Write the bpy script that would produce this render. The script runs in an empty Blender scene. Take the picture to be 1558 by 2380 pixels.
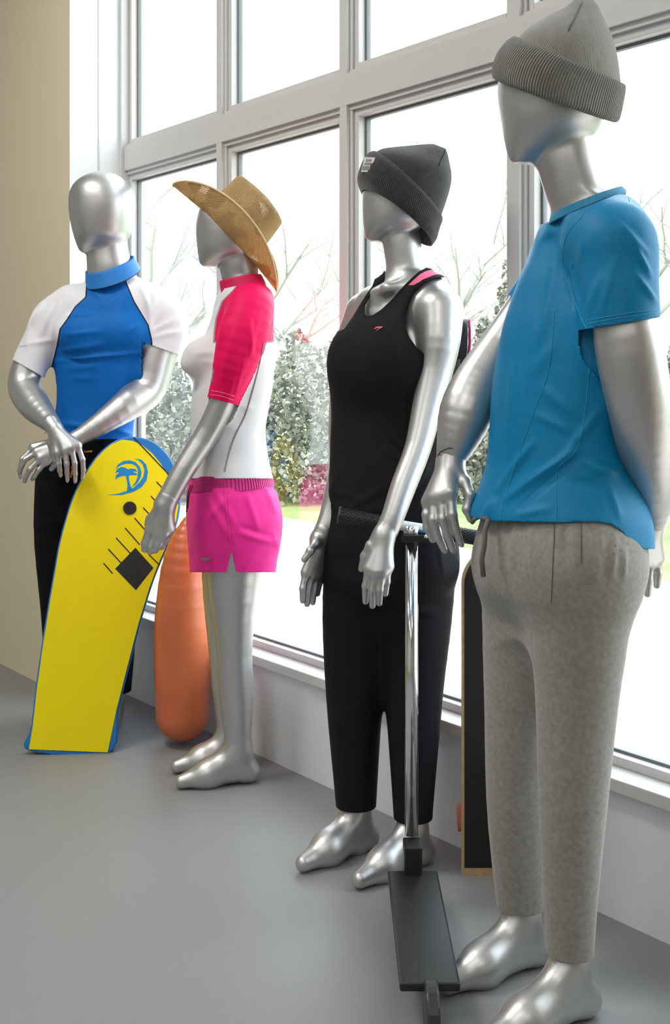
import bpy, math, random
import numpy as np
from mathutils import Vector, Matrix
random.seed(7); np.random.seed(7)
SC = bpy.context.scene
COL = SC.collection

# ------------------------------------------------------------------ camera, light, exposure
F = 2700.0; HX = 779.0; HY = 872.0; EYE = 1.19           # focal length (px), principal point, eye height
cd = bpy.data.cameras.new('camera'); cam = bpy.data.objects.new('camera', cd); COL.objects.link(cam)
cam.location = (0, 0, EYE); cam.rotation_euler = (math.pi/2, 0, 0)
cd.sensor_fit = 'HORIZONTAL'; cd.sensor_width = 36; cd.lens = F/1558*36
cd.shift_y = (HY-1190)/1558; cd.clip_start = .05; cd.clip_end = 400
SC.camera = cam
SC.view_settings.view_transform = 'Standard'; SC.view_settings.look = 'None'
SC.view_settings.gamma = 1; SC.view_settings.exposure = 0.0; SC.view_settings.use_curve_mapping = False
wd = bpy.data.worlds.new('overcast_sky'); SC.world = wd; wd.use_nodes = True
wn = wd.node_tree.nodes; wl = wd.node_tree.links
bg = wn['Background']; bg.inputs[1].default_value = 7.0
tc = wn.new('ShaderNodeTexCoord'); sx = wn.new('ShaderNodeSeparateXYZ'); rp = wn.new('ShaderNodeValToRGB')
wl.new(tc.outputs['Generated'], sx.inputs[0]); wl.new(sx.outputs[2], rp.inputs[0]); wl.new(rp.outputs[0], bg.inputs[0])
rp.color_ramp.elements[0].color = (.90, .95, 1, 1); rp.color_ramp.elements[1].color = (.80, .91, 1, 1)

# window direction and normal (horizontal): s runs along the glass away from the camera, q towards the outside
WD = np.array([-2094., 2700.]); WD /= np.linalg.norm(WD); WN = np.array([-WD[0]*0+WD[1], -WD[0]])
QF = 2.06
def W(s, q, z): return (s*WD[0]+q*WN[0], s*WD[1]+q*WN[1], z)
def s_at(px, q):
    u = (px-HX)/F
    return q*(WN[0]-u*WN[1])/(u*WD[1]-WD[0])
def P(px, py, Y): return np.array([(px-HX)/F*Y, Y, EYE-(py-HY)/F*Y])

def area_light(name, loc, size, sizey, power, color=(1, 1, 1), rot=(0, 0, 0)):
    l = bpy.data.lights.new(name, 'AREA'); l.shape = 'RECTANGLE'; l.size = size; l.size_y = sizey
    l.energy = power; l.color = color
    o = bpy.data.objects.new(name, l); o.location = loc; o.rotation_euler = rot; COL.objects.link(o); return o
CEIL = 3.5
wang = math.atan2(WD[1], WD[0])
FILL_LAMPS = [(3.0, .3), (3.0, -2.2), (.6, -.6), (-1.8, -.6), (.6, -3.2), (-1.8, -3.2)]  # unseen lamps added as interior fill; the first brightens the beige wall
for i, (s, q) in enumerate(FILL_LAMPS):
    area_light('fill_ceiling_light', W(s, q, CEIL-.07), 1.15, .55, 44 if i == 0 else 16, (1, .98, .95), (0, 0, wang))
# sky portal over the glazing
pl = area_light('window_portal', W(1.6, QF+.12, 1.9), 5.4, 3.3, 1, rot=(math.pi/2, 0, wang+math.pi))
pl.data.cycles.is_portal = True

# ------------------------------------------------------------------ materials
MATS = {}
def mat(name, color=(.5, .5, .5), rough=.6, metal=0, bump=None, var=None, sheen=0, spec=.5, coat=0):
    """bump: (scale, strength, distance) noise bump; var: (scale, second colour, amount)"""
    m = bpy.data.materials.new(name); m.use_nodes = True; MATS[name] = m
    nt = m.node_tree; b = nt.nodes['Principled BSDF']
    b.inputs['Base Color'].default_value = (*color, 1); b.inputs['Roughness'].default_value = rough
    b.inputs['Metallic'].default_value = metal; b.inputs['Specular IOR Level'].default_value = spec
    if sheen: b.inputs['Sheen Weight'].default_value = sheen
    if coat: b.inputs['Coat Weight'].default_value = coat
    t = nt.nodes.new('ShaderNodeTexCoord')
    if var:
        n = nt.nodes.new('ShaderNodeTexNoise'); n.inputs['Scale'].default_value = var[0]; n.inputs['Detail'].default_value = 5
        nt.links.new(t.outputs['Object'], n.inputs['Vector'])
        mx = nt.nodes.new('ShaderNodeMix'); mx.data_type = 'RGBA'
        mx.inputs[6].default_value = (*color, 1); mx.inputs[7].default_value = (*var[1], 1)
        mr = nt.nodes.new('ShaderNodeMapRange'); mr.inputs[1].default_value = .35; mr.inputs[2].default_value = .65; mr.inputs[4].default_value = var[2]
        nt.links.new(n.outputs['Fac'], mr.inputs[0]); nt.links.new(mr.outputs[0], mx.inputs[0])
        nt.links.new(mx.outputs[2], b.inputs['Base Color'])
    if bump:
        n = nt.nodes.new('ShaderNodeTexNoise'); n.inputs['Scale'].default_value = bump[0]; n.inputs['Detail'].default_value = 4
        nt.links.new(t.outputs['Object'], n.inputs['Vector'])
        bp = nt.nodes.new('ShaderNodeBump'); bp.inputs['Strength'].default_value = bump[1]; bp.inputs['Distance'].default_value = bump[2]
        nt.links.new(n.outputs['Fac'], bp.inputs['Height']); nt.links.new(bp.outputs[0], b.inputs['Normal'])
    return m
def band_mix(m, attr, bands, base=None):
    """colours by thresholds of a stored float attribute: bands = [(lo, hi, colour)], laid over the base colour"""
    nt = m.node_tree; b = nt.nodes['Principled BSDF']
    a = nt.nodes.new('ShaderNodeAttribute'); a.attribute_name = attr
    src = b.inputs['Base Color'].links[0].from_socket if b.inputs['Base Color'].links else None
    for lo, hi, c in bands:
        g = nt.nodes.new('ShaderNodeMath'); g.operation = 'GREATER_THAN'; g.inputs[1].default_value = lo
        l = nt.nodes.new('ShaderNodeMath'); l.operation = 'LESS_THAN'; l.inputs[1].default_value = hi
        mu = nt.nodes.new('ShaderNodeMath'); mu.operation = 'MULTIPLY'
        nt.links.new(a.outputs['Fac'], g.inputs[0]); nt.links.new(a.outputs['Fac'], l.inputs[0])
        nt.links.new(g.outputs[0], mu.inputs[0]); nt.links.new(l.outputs[0], mu.inputs[1])
        mx = nt.nodes.new('ShaderNodeMix'); mx.data_type = 'RGBA'; nt.links.new(mu.outputs[0], mx.inputs[0])
        if src: nt.links.new(src, mx.inputs[6])
        else: mx.inputs[6].default_value = b.inputs['Base Color'].default_value
        mx.inputs[7].default_value = (*c, 1); src = mx.outputs[2]
    nt.links.new(src, b.inputs['Base Color'])
def wave_bump(m, attr, freq, dist, strength=1.0, dark=None):
    """ribs or gathers: height = sin(freq * attribute)"""
    nt = m.node_tree; b = nt.nodes['Principled BSDF']
    a = nt.nodes.new('ShaderNodeAttribute'); a.attribute_name = attr
    mu = nt.nodes.new('ShaderNodeMath'); mu.operation = 'MULTIPLY'; mu.inputs[1].default_value = freq
    si = nt.nodes.new('ShaderNodeMath'); si.operation = 'SINE'
    nt.links.new(a.outputs['Fac'], mu.inputs[0]); nt.links.new(mu.outputs[0], si.inputs[0])
    bp = nt.nodes.new('ShaderNodeBump'); bp.inputs['Strength'].default_value = strength; bp.inputs['Distance'].default_value = dist
    nt.links.new(si.outputs[0], bp.inputs['Height'])
    if b.inputs['Normal'].links: nt.links.new(b.inputs['Normal'].links[0].from_socket, bp.inputs['Normal'])
    nt.links.new(bp.outputs[0], b.inputs['Normal'])
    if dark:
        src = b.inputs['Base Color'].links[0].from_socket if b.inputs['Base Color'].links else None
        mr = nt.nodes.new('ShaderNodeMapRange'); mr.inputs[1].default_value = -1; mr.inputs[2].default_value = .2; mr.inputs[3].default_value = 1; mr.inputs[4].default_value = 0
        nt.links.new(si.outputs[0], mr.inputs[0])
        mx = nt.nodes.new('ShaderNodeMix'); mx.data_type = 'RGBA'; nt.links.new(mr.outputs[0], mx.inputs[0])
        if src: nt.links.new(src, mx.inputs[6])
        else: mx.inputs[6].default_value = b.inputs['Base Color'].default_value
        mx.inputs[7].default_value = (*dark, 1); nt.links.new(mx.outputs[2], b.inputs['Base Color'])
def weave(m, scale, dist, strength):
    nt = m.node_tree; b = nt.nodes['Principled BSDF']
    t = nt.nodes.new('ShaderNodeTexCoord'); v = nt.nodes.new('ShaderNodeTexVoronoi'); v.inputs['Scale'].default_value = scale
    v.inputs['Randomness'].default_value = .15
    nt.links.new(t.outputs['Object'], v.inputs['Vector'])
    bp = nt.nodes.new('ShaderNodeBump'); bp.inputs['Strength'].default_value = strength; bp.inputs['Distance'].default_value = dist
    nt.links.new(v.outputs['Distance'], bp.inputs['Height'])
    if b.inputs['Normal'].links: nt.links.new(b.inputs['Normal'].links[0].from_socket, bp.inputs['Normal'])
    nt.links.new(bp.outputs[0], b.inputs['Normal'])

SILVER = mat('silver_lacquer', (.55, .545, .55), .39, .86)
BLACKLINE = mat('seam_line', (.02, .02, .02), .6)
WALLB = mat('beige_plaster', (.70, .62, .44), .85, bump=(160, .15, .002), var=(1.3, (.72, .64, .46), .6))
REVEAL = mat('white_reveal_paint', (.80, .82, .84), .55)
FRAME = mat('grey_frame_paint', (.60, .59, .58), .42, bump=(220, .05, .001))
GASKET = mat('grey_gasket', (.16, .17, .18), .5)
SPACER = mat('aluminium_spacer', (.6, .62, .64), .35, .7)
FLOORM = mat('grey_floor', (.235, .235, .235), .5, var=(2.2, (.25, .25, .25), .5))
CEILM = mat('white_ceiling', (.8, .8, .78), .8)
ROOMW = mat('room_wall_paint', (.62, .60, .55), .8)
def glass_mat():
    m = bpy.data.materials.new('window_glass'); m.use_nodes = True; nt = m.node_tree; nt.nodes.clear()
    o = nt.nodes.new('ShaderNodeOutputMaterial'); t = nt.nodes.new('ShaderNodeBsdfTransparent'); t.inputs[0].default_value = (.97, .985, .98, 1)
    g = nt.nodes.new('ShaderNodeBsdfGlossy'); g.inputs['Roughness'].default_value = .004
    lw = nt.nodes.new('ShaderNodeLayerWeight'); pw = nt.nodes.new('ShaderNodeMath'); pw.operation = 'POWER'; pw.inputs[1].default_value = 5
    nt.links.new(lw.outputs['Facing'], pw.inputs[0])
    fr = pw; mu = nt.nodes.new('ShaderNodeMath'); mu.operation = 'MULTIPLY_ADD'; mu.inputs[1].default_value = .9; mu.inputs[2].default_value = .10
    mx = nt.nodes.new('ShaderNodeMixShader')
    nt.links.new(fr.outputs[0], mu.inputs[0]); nt.links.new(mu.outputs[0], mx.inputs[0])
    nt.links.new(t.outputs[0], mx.inputs[1]); nt.links.new(g.outputs[0], mx.inputs[2]); nt.links.new(mx.outputs[0], o.inputs[0])
    return m
GLASS = glass_mat()

# ------------------------------------------------------------------ mesh helpers
def link(name, verts, faces, material, parent=None, smooth=True, label=None, attrs=None):
    me = bpy.data.meshes.new(name)
    verts = np.asarray(verts, float)
    if isinstance(faces, np.ndarray):
        nf, k = faces.shape
        me.vertices.add(len(verts)); me.vertices.foreach_set('co', verts.astype('f').ravel())
        me.loops.add(nf*k); me.loops.foreach_set('vertex_index', faces.astype('i').ravel())
        me.polygons.add(nf); me.polygons.foreach_set('loop_start', (np.arange(nf)*k).astype('i'))
        me.polygons.foreach_set('loop_total', np.full(nf, k, 'i'))
        me.update(calc_edges=True); me.validate()
    else:
        me.from_pydata([tuple(v) for v in verts], [], [tuple(int(i) for i in f) for f in faces])
    if smooth: me.polygons.foreach_set('use_smooth', [True]*len(me.polygons))
    if attrs:
        for k_, a in attrs.items():
            at = me.attributes.new(k_, 'FLOAT', 'POINT'); at.data.foreach_set('value', np.asarray(a, 'f'))
    me.materials.append(material)
    o = bpy.data.objects.new(name, me); COL.objects.link(o)
    if parent is not None: o.parent = parent; o.matrix_parent_inverse = Matrix.Translation(-Vector(parent.location))
    if label: o['label'] = label
    return o
def empty(name, loc, label=None, cat=None, group=None, kind=None):
    o = bpy.data.objects.new(name, None); COL.objects.link(o); o.location = tuple(float(v) for v in loc); o.empty_display_size = .1
    return tag(o, label, cat, group, kind)
def tag(o, label=None, cat=None, group=None, kind=None):
    if label: o['label'] = label
    if cat: o['category'] = cat
    if group: o['group'] = group
    if kind: o['kind'] = kind
    return o
class MB:
    def __init__(s): s.v = []; s.f = []
    def add(s, v, f):
        n = len(s.v); s.v += [tuple(p) for p in v]; s.f += [tuple(i+n for i in q) for q in f]
    def hexa(s, p8):
        s.add(p8, [(0, 3, 2, 1), (4, 5, 6, 7), (0, 1, 5, 4), (1, 2, 6, 5), (2, 3, 7, 6), (3, 0, 4, 7)])
    def wbox(s, s0, s1, q0, q1, z0, z1):
        s.hexa([W(s0, q0, z0), W(s1, q0, z0), W(s1, q1, z0), W(s0, q1, z0), W(s0, q0, z1), W(s1, q0, z1), W(s1, q1, z1), W(s0, q1, z1)])
    def box(s, c, h, R=None):
        R = np.eye(3) if R is None else R
        s.hexa([np.array(c)+R@(np.array(h)*k) for k in [(-1,-1,-1),(1,-1,-1),(1,1,-1),(-1,1,-1),(-1,-1,1),(1,-1,1),(1,1,1),(-1,1,1)]])
    def tube(s, pts, r, n=12, caps=True):
        pts = [np.array(p, float) for p in pts]; r = [r]*len(pts) if np.isscalar(r) else r
        up = np.array([0, 0, 1.]); vs = []
        for i, p in enumerate(pts):
            d = pts[min(i+1, len(pts)-1)]-pts[max(i-1, 0)]; d /= np.linalg.norm(d)+1e-9
            if i == 0:
                a = np.cross(d, up); a = a if np.linalg.norm(a) > .05 else np.cross(d, [1, 0, 0])
            else: a = a-d*np.dot(a, d)
            a /= np.linalg.norm(a); b = np.cross(d, a)
            for j in range(n):
                t = 2*math.pi*j/n; vs.append(p+r[i]*(a*math.cos(t)+b*math.sin(t)))
        fs = [(i*n+j, i*n+(j+1) % n, (i+1)*n+(j+1) % n, (i+1)*n+j) for i in range(len(pts)-1) for j in range(n)]
        if caps: fs += [tuple(range(n-1, -1, -1)), tuple(range((len(pts)-1)*n, len(pts)*n))]
        s.add(vs, fs)
    def build(s, name, m, parent=None, smooth=False, label=None, bevel=0, attrs=None):
        o = link(name, s.v, s.f, m, parent, smooth, label, attrs)
        if bevel:
            b = o.modifiers.new('bevel', 'BEVEL'); b.width = bevel; b.segments = 2; b.limit_method = 'ANGLE'
        return o
def catmull(pts, n):
    pts = np.asarray(pts, float); k = len(pts); out = []
    t = np.linspace(0, k-1, n)
    for x in t:
        i = min(int(x), k-2); f = x-i
        p0 = pts[max(i-1, 0)]; p1 = pts[i]; p2 = pts[i+1]; p3 = pts[min(i+2, k-1)]
        out.append(.5*((2*p1)+(-p0+p2)*f+(2*p0-5*p1+4*p2-p3)*f*f+(-p0+3*p1-3*p2+p3)*f**3))
    return np.array(out)
def loft(rings, n=96, sub=None):
    """rings: list of (centre, U, V, exponent); returns verts, faces(open tube), angle attr, ring attr"""
    C = np.array([np.r_[r[0], r[1], r[2], r[3]] for r in rings], float)
    if sub: C = catmull(C, sub)
    th = np.linspace(0, 2*math.pi, n, endpoint=False); V = []
    for r in C:
        e = 2/r[9]; c = np.sign(np.cos(th))*np.abs(np.cos(th))**e; s = np.sign(np.sin(th))*np.abs(np.sin(th))**e
        V.append(r[0:3]+c[:, None]*r[3:6]+s[:, None]*r[6:9])
    V = np.concatenate(V); m = len(C)
    i = np.arange(m-1)[:, None]*n; j = np.arange(n)[None, :]; j2 = (j+1) % n
    fc = np.stack([i+j, i+n+j, i+n+j2, i+j2], -1).reshape(-1, 4)
    return V, fc, np.tile(th, m), np.repeat(np.arange(m)/(m-1), n)
def ringpx(p1, p2, Y, hd, bow=(0, 0), e=2.0):
    mx = ((p1[0]+p2[0])/2, (p1[1]+p2[1])/2)
    C = P(*mx, Y); U = (P(*p2, Y)-P(*p1, Y))/2; N = P(mx[0]+bow[0], mx[1]+bow[1], Y-hd)
    return (C, U, C-N, e)
def cap_last(V, fc, n):
    """close the last ring with a fan"""
    c = V[-n:].mean(0); V = np.vstack([V, c]); k = len(V)-1; a = np.arange(n)+k-n
    F2 = [tuple(f) for f in fc]+[(int(a[j]), k, int(a[(j+1) % n])) for j in range(n)]
    return V, F2

# ------------------------------------------------------------------ signed distance modelling
def rcone(a, b, ra, rb):
    a = np.asarray(a, float); b = np.asarray(b, float)
    lo = np.minimum(a-ra, b-rb); hi = np.maximum(a+ra, b+rb)
    ba = b-a; l2 = float(ba@ba)+1e-12
    def f(X, Y, Z):
        px, py, pz = X-a[0], Y-a[1], Z-a[2]
        h = np.clip((px*ba[0]+py*ba[1]+pz*ba[2])/l2, 0, 1)
        return np.sqrt((px-ba[0]*h)**2+(py-ba[1]*h)**2+(pz-ba[2]*h)**2)-(ra+(rb-ra)*h)
    return f, lo, hi
def limb(pts, rad, n=14, off=0.0):
    A = catmull(np.c_[np.asarray(pts, float), np.asarray(rad, float)+off], n)
    segs = [rcone(A[i, :3], A[i+1, :3], A[i, 3], A[i+1, 3]) for i in range(n-1)]
    lo = np.min([s[1] for s in segs], 0); hi = np.max([s[2] for s in segs], 0)
    def f(X, Y, Z):
        d = None
        for s in segs:
            e = s[0](X, Y, Z); d = e if d is None else np.minimum(d, e)
        return d
    return f, lo, hi
def ellip(c, r, R=None, off=0.0):
    c = np.asarray(c, float); r = np.asarray(r, float)+off; R = np.eye(3) if R is None else np.asarray(R)
    m = r.max()
    def f(X, Y, Z):
        px, py, pz = X-c[0], Y-c[1], Z-c[2]
        q = [px*R[0, i]+py*R[1, i]+pz*R[2, i] for i in range(3)]
        k0 = np.sqrt((q[0]/r[0])**2+(q[1]/r[1])**2+(q[2]/r[2])**2)+1e-9
        k1 = np.sqrt((q[0]/r[0]**2)**2+(q[1]/r[1]**2)**2+(q[2]/r[2]**2)**2)+1e-9
        return k0*(k0-1)/k1
    return f, c-m, c+m
def stack(rows, Y0, psi=0.0, off=0.0, dense=120, e=2.0, side=0.):
    """rows: (py, xl, xr, ratio[, cy]) silhouette rows; psi = turn of the body (0 faces the camera)"""
    R = np.array([list(r)+[0]*(5-len(r)) for r in rows], float)
    R = catmull(R, dense)
    Yc = Y0+R[:, 4]
    z = EYE-(R[:, 0]-HY)/F*Yc; cx = ((R[:, 1]+R[:, 2])/2-HX)/F*Yc; hw = (R[:, 2]-R[:, 1])/2/F*Yc
    cs, sn = math.cos(psi), math.sin(psi)
    a = np.maximum(hw/np.sqrt(cs*cs+(R[:, 3]*sn)**2)+off, .003); b = np.maximum(a*R[:, 3], .003)
    o = np.argsort(z); z, cx, a, b, Yc = z[o], cx[o], a[o], b[o], Yc[o]
    m = max(a.max(), b.max())
    lo = np.array([cx.min()-m, Yc.min()-m, z[0]-off]); hi = np.array([cx.max()+m, Yc.max()+m, z[-1]+off])
    def f(X, Y, Z):
        A = np.interp(Z, z, a); B = np.interp(Z, z, b); CX = np.interp(Z, z, cx); CY = np.interp(Z, z, Yc)
        px = X-CX; py = Y-CY
        u = px*cs-py*sn; v = px*sn+py*cs
        k0 = ((np.abs(u)/A)**e+(np.abs(v)/B)**e)**(1/e)+1e-6
        d = np.sqrt(u*u+v*v)*(1-1/k0)
        d = np.where(k0 < .3, -np.minimum(A, B)*(1-k0), d)
        return np.maximum(d, np.maximum(Z-z[-1]-off, z[0]-off-Z))
    return f, lo, hi
def smin(a, b, k):
    if k <= 0: return np.minimum(a, b)
    h = np.maximum(k-np.abs(a-b), 0)/k
    return np.minimum(a, b)-h*h*k*.25
def evalf(prims, X, Y, Z):
    d = np.full(np.broadcast(X, Y, Z).shape, 1.0)
    for (f, lo, hi), k in prims: d = smin(d, f(X, Y, Z), k)
    return d
def isosurface(prims, h, iso=0.0, clipz=None):
    lo = np.min([p[0][1] for p in prims], 0)-3*h-iso; hi = np.max([p[0][2] for p in prims], 0)+3*h+iso
    if clipz: lo[2] = max(lo[2], clipz[0]); hi[2] = min(hi[2], clipz[1])
    n = np.ceil((hi-lo)/h).astype(int)+1
    ax = [lo[i]+h*np.arange(n[i]) for i in range(3)]
    D = np.full(n, 1.0, 'f')
    for (f, a, b), k in prims:
        mg = k+4*h+iso+.01
        sl = []
        for i in range(3):
            i0 = max(int((a[i]-mg-lo[i])/h), 0); i1 = min(int((b[i]+mg-lo[i])/h)+2, n[i]); sl.append(slice(i0, max(i1, i0+1)))
        X = ax[0][sl[0]][:, None, None]; Y = ax[1][sl[1]][None, :, None]; Z = ax[2][sl[2]][None, None, :]
        D[tuple(sl)] = smin(D[tuple(sl)], f(X, Y, Z).astype('f'), k)
    D -= iso
    S = D < 0
    c = [D[dx:n[0]-1+dx, dy:n[1]-1+dy, dz:n[2]-1+dz] for dx in (0, 1) for dy in (0, 1) for dz in (0, 1)]
    sg = [x < 0 for x in c]; cnt = sum(x.astype('i1') for x in sg)
    idx = np.argwhere((cnt > 0) & (cnt < 8)); I = tuple(idx.T)
    cv = np.array([x[I] for x in c]); off = np.array([(dx, dy, dz) for dx in (0, 1) for dy in (0, 1) for dz in (0, 1)], float)
    acc = np.zeros((len(idx), 3)); w = np.zeros(len(idx))
    for i in range(8):
        for j in range(i+1, 8):
            if np.abs(off[i]-off[j]).sum() != 1: continue
            cr = (cv[i] < 0) != (cv[j] < 0); t = cv[i]/(cv[i]-cv[j]+1e-12); t = np.where(cr, t, 0)
            acc += np.where(cr[:, None], off[i]+t[:, None]*(off[j]-off[i]), 0); w += cr
    V = lo+h*(idx+acc/w[:, None])
    num = -np.ones(np.array(n)-1, int); num[I] = np.arange(len(idx))
    fs = []
    for d in range(3):
        e1, e2 = (d+1) % 3, (d+2) % 3
        s0 = [slice(None)]*3; s1 = [slice(None)]*3; s0[d] = slice(0, -1); s1[d] = slice(1, None)
        A = S[tuple(s0)]; B = S[tuple(s1)]; ed = np.argwhere(A != B)
        ed = ed[(ed[:, e1] > 0) & (ed[:, e2] > 0) & (ed[:, e1] < n[e1]-1) & (ed[:, e2] < n[e2]-1)]
        q = []
        for a_, b_ in ((1, 1), (0, 1), (0, 0), (1, 0)):
            t = ed.copy(); t[:, e1] -= a_; t[:, e2] -= b_; q.append(num[tuple(t.T)])
        q = np.stack(q, 1); fl = ~A[tuple(ed.T)]
        q[fl] = q[fl][:, ::-1]; fs.append(q)
    Fq = np.concatenate(fs); Fq = Fq[(Fq >= 0).all(1)]
    N = None
    for it in range(2):                                   # pull the vertices onto the true surface
        v0 = evalf(prims, V[:, 0], V[:, 1], V[:, 2])-iso; e = .0006
        g = np.stack([evalf(prims, *(V+np.eye(3)[i]*e).T)-iso-v0 for i in range(3)], 1)/e
        gl = (g*g).sum(1)+1e-6; st = g*(v0/gl)[:, None]; L = np.linalg.norm(st, axis=1)
        st *= np.minimum(1, .6*h/(L+1e-9))[:, None]; V = V-st; N = g/np.sqrt(gl)[:, None]
    return V, Fq, N
def relax(V, Fq, it=2, lam=.5):
    E = np.concatenate([Fq[:, [i, (i+1) % Fq.shape[1]]] for i in range(Fq.shape[1])])
    for _ in range(it):
        acc = np.zeros_like(V); w = np.zeros(len(V))
        np.add.at(acc, E[:, 0], V[E[:, 1]]); np.add.at(acc, E[:, 1], V[E[:, 0]])
        np.add.at(w, E[:, 0], 1); np.add.at(w, E[:, 1], 1)
        V = V+lam*(acc/np.maximum(w, 1)[:, None]-V)
    return V
def clip(V, T, s, extra):
    """keep the part of a triangle mesh where s > 0, cutting triangles exactly at s = 0; extra: per-vertex arrays"""
    ins = s > 0; c = ins[T].sum(1); keep = T[c == 3]; cut = T[(c == 1) | (c == 2)]
    ed = {}; nv = []; ne = []; out = []
    def cross(a, b):
        key = (a, b) if a < b else (b, a)
        if key not in ed:
            t = s[a]/(s[a]-s[b]); ed[key] = len(V)+len(nv); nv.append(V[a]+t*(V[b]-V[a])); ne.append([x[a]+t*(x[b]-x[a]) for x in extra])
        return ed[key]
    for tri in cut.tolist():
        k = [ins[i] for i in tri]; m = sum(k)
        r = k.index(True) if m == 1 else k.index(False); a, b, d = tri[r], tri[(r+1) % 3], tri[(r+2) % 3]
        if m == 1: out.append((a, cross(a, b), cross(a, d)))
        else:
            e, f = cross(a, b), cross(a, d); out += [(e, b, d), (e, d, f)]
    if nv:
        V = np.vstack([V, nv]); extra = [np.concatenate([x, [n[i] for n in ne]]) for i, x in enumerate(extra)]
    T = np.vstack([keep, np.array(out, int).reshape(-1, 3)])
    u, inv = np.unique(T, return_inverse=True)
    return V[u], inv.reshape(-1, 3), [x[u] for x in extra]
def tri(Fq): return np.vstack([Fq[:, [0, 1, 2]], Fq[:, [0, 2, 3]]])
def nearer(V, A, B, m=0.0):
    """where the surface belongs to shape A rather than to shape B"""
    return evalf(A, *V.T) < evalf(B, *V.T)-m
def seg_dist(x, y, a, b):
    dx, dy = b[0]-a[0], b[1]-a[1]; t = np.clip(((x-a[0])*dx+(y-a[1])*dy)/(dx*dx+dy*dy+1e-9), 0, 1)
    return np.hypot(x-a[0]-t*dx, y-a[1]-t*dy), t
def poly_sd(x, y, poly):
    """signed distance to a polygon, positive inside"""
    d = np.full(x.shape, 1e9); ins = np.zeros(x.shape, bool); n = len(poly)
    for i in range(n):
        a, b = poly[i], poly[(i+1) % n]; d = np.minimum(d, seg_dist(x, y, a, b)[0])
        c = ((a[1] > y) != (b[1] > y)) & (x < (b[0]-a[0])*(y-a[1])/(b[1]-a[1]+1e-12)+a[0]); ins ^= c
    return np.where(ins, d, -d)
def line_sd(x, y, pts):
    d = np.full(x.shape, 1e9)
    for a, b in zip(pts[:-1], pts[1:]): d = np.minimum(d, seg_dist(x, y, a, b)[0])
    return d
def vnoise(V, sc, seed=0):
    r = np.random.RandomState(seed); out = np.zeros(len(V))
    for i in range(6):
        k = r.normal(size=3); k /= np.linalg.norm(k); out += np.sin((V@k)*sc*(1+.5*r.rand())+r.rand()*6.3)
    return out/6

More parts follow.
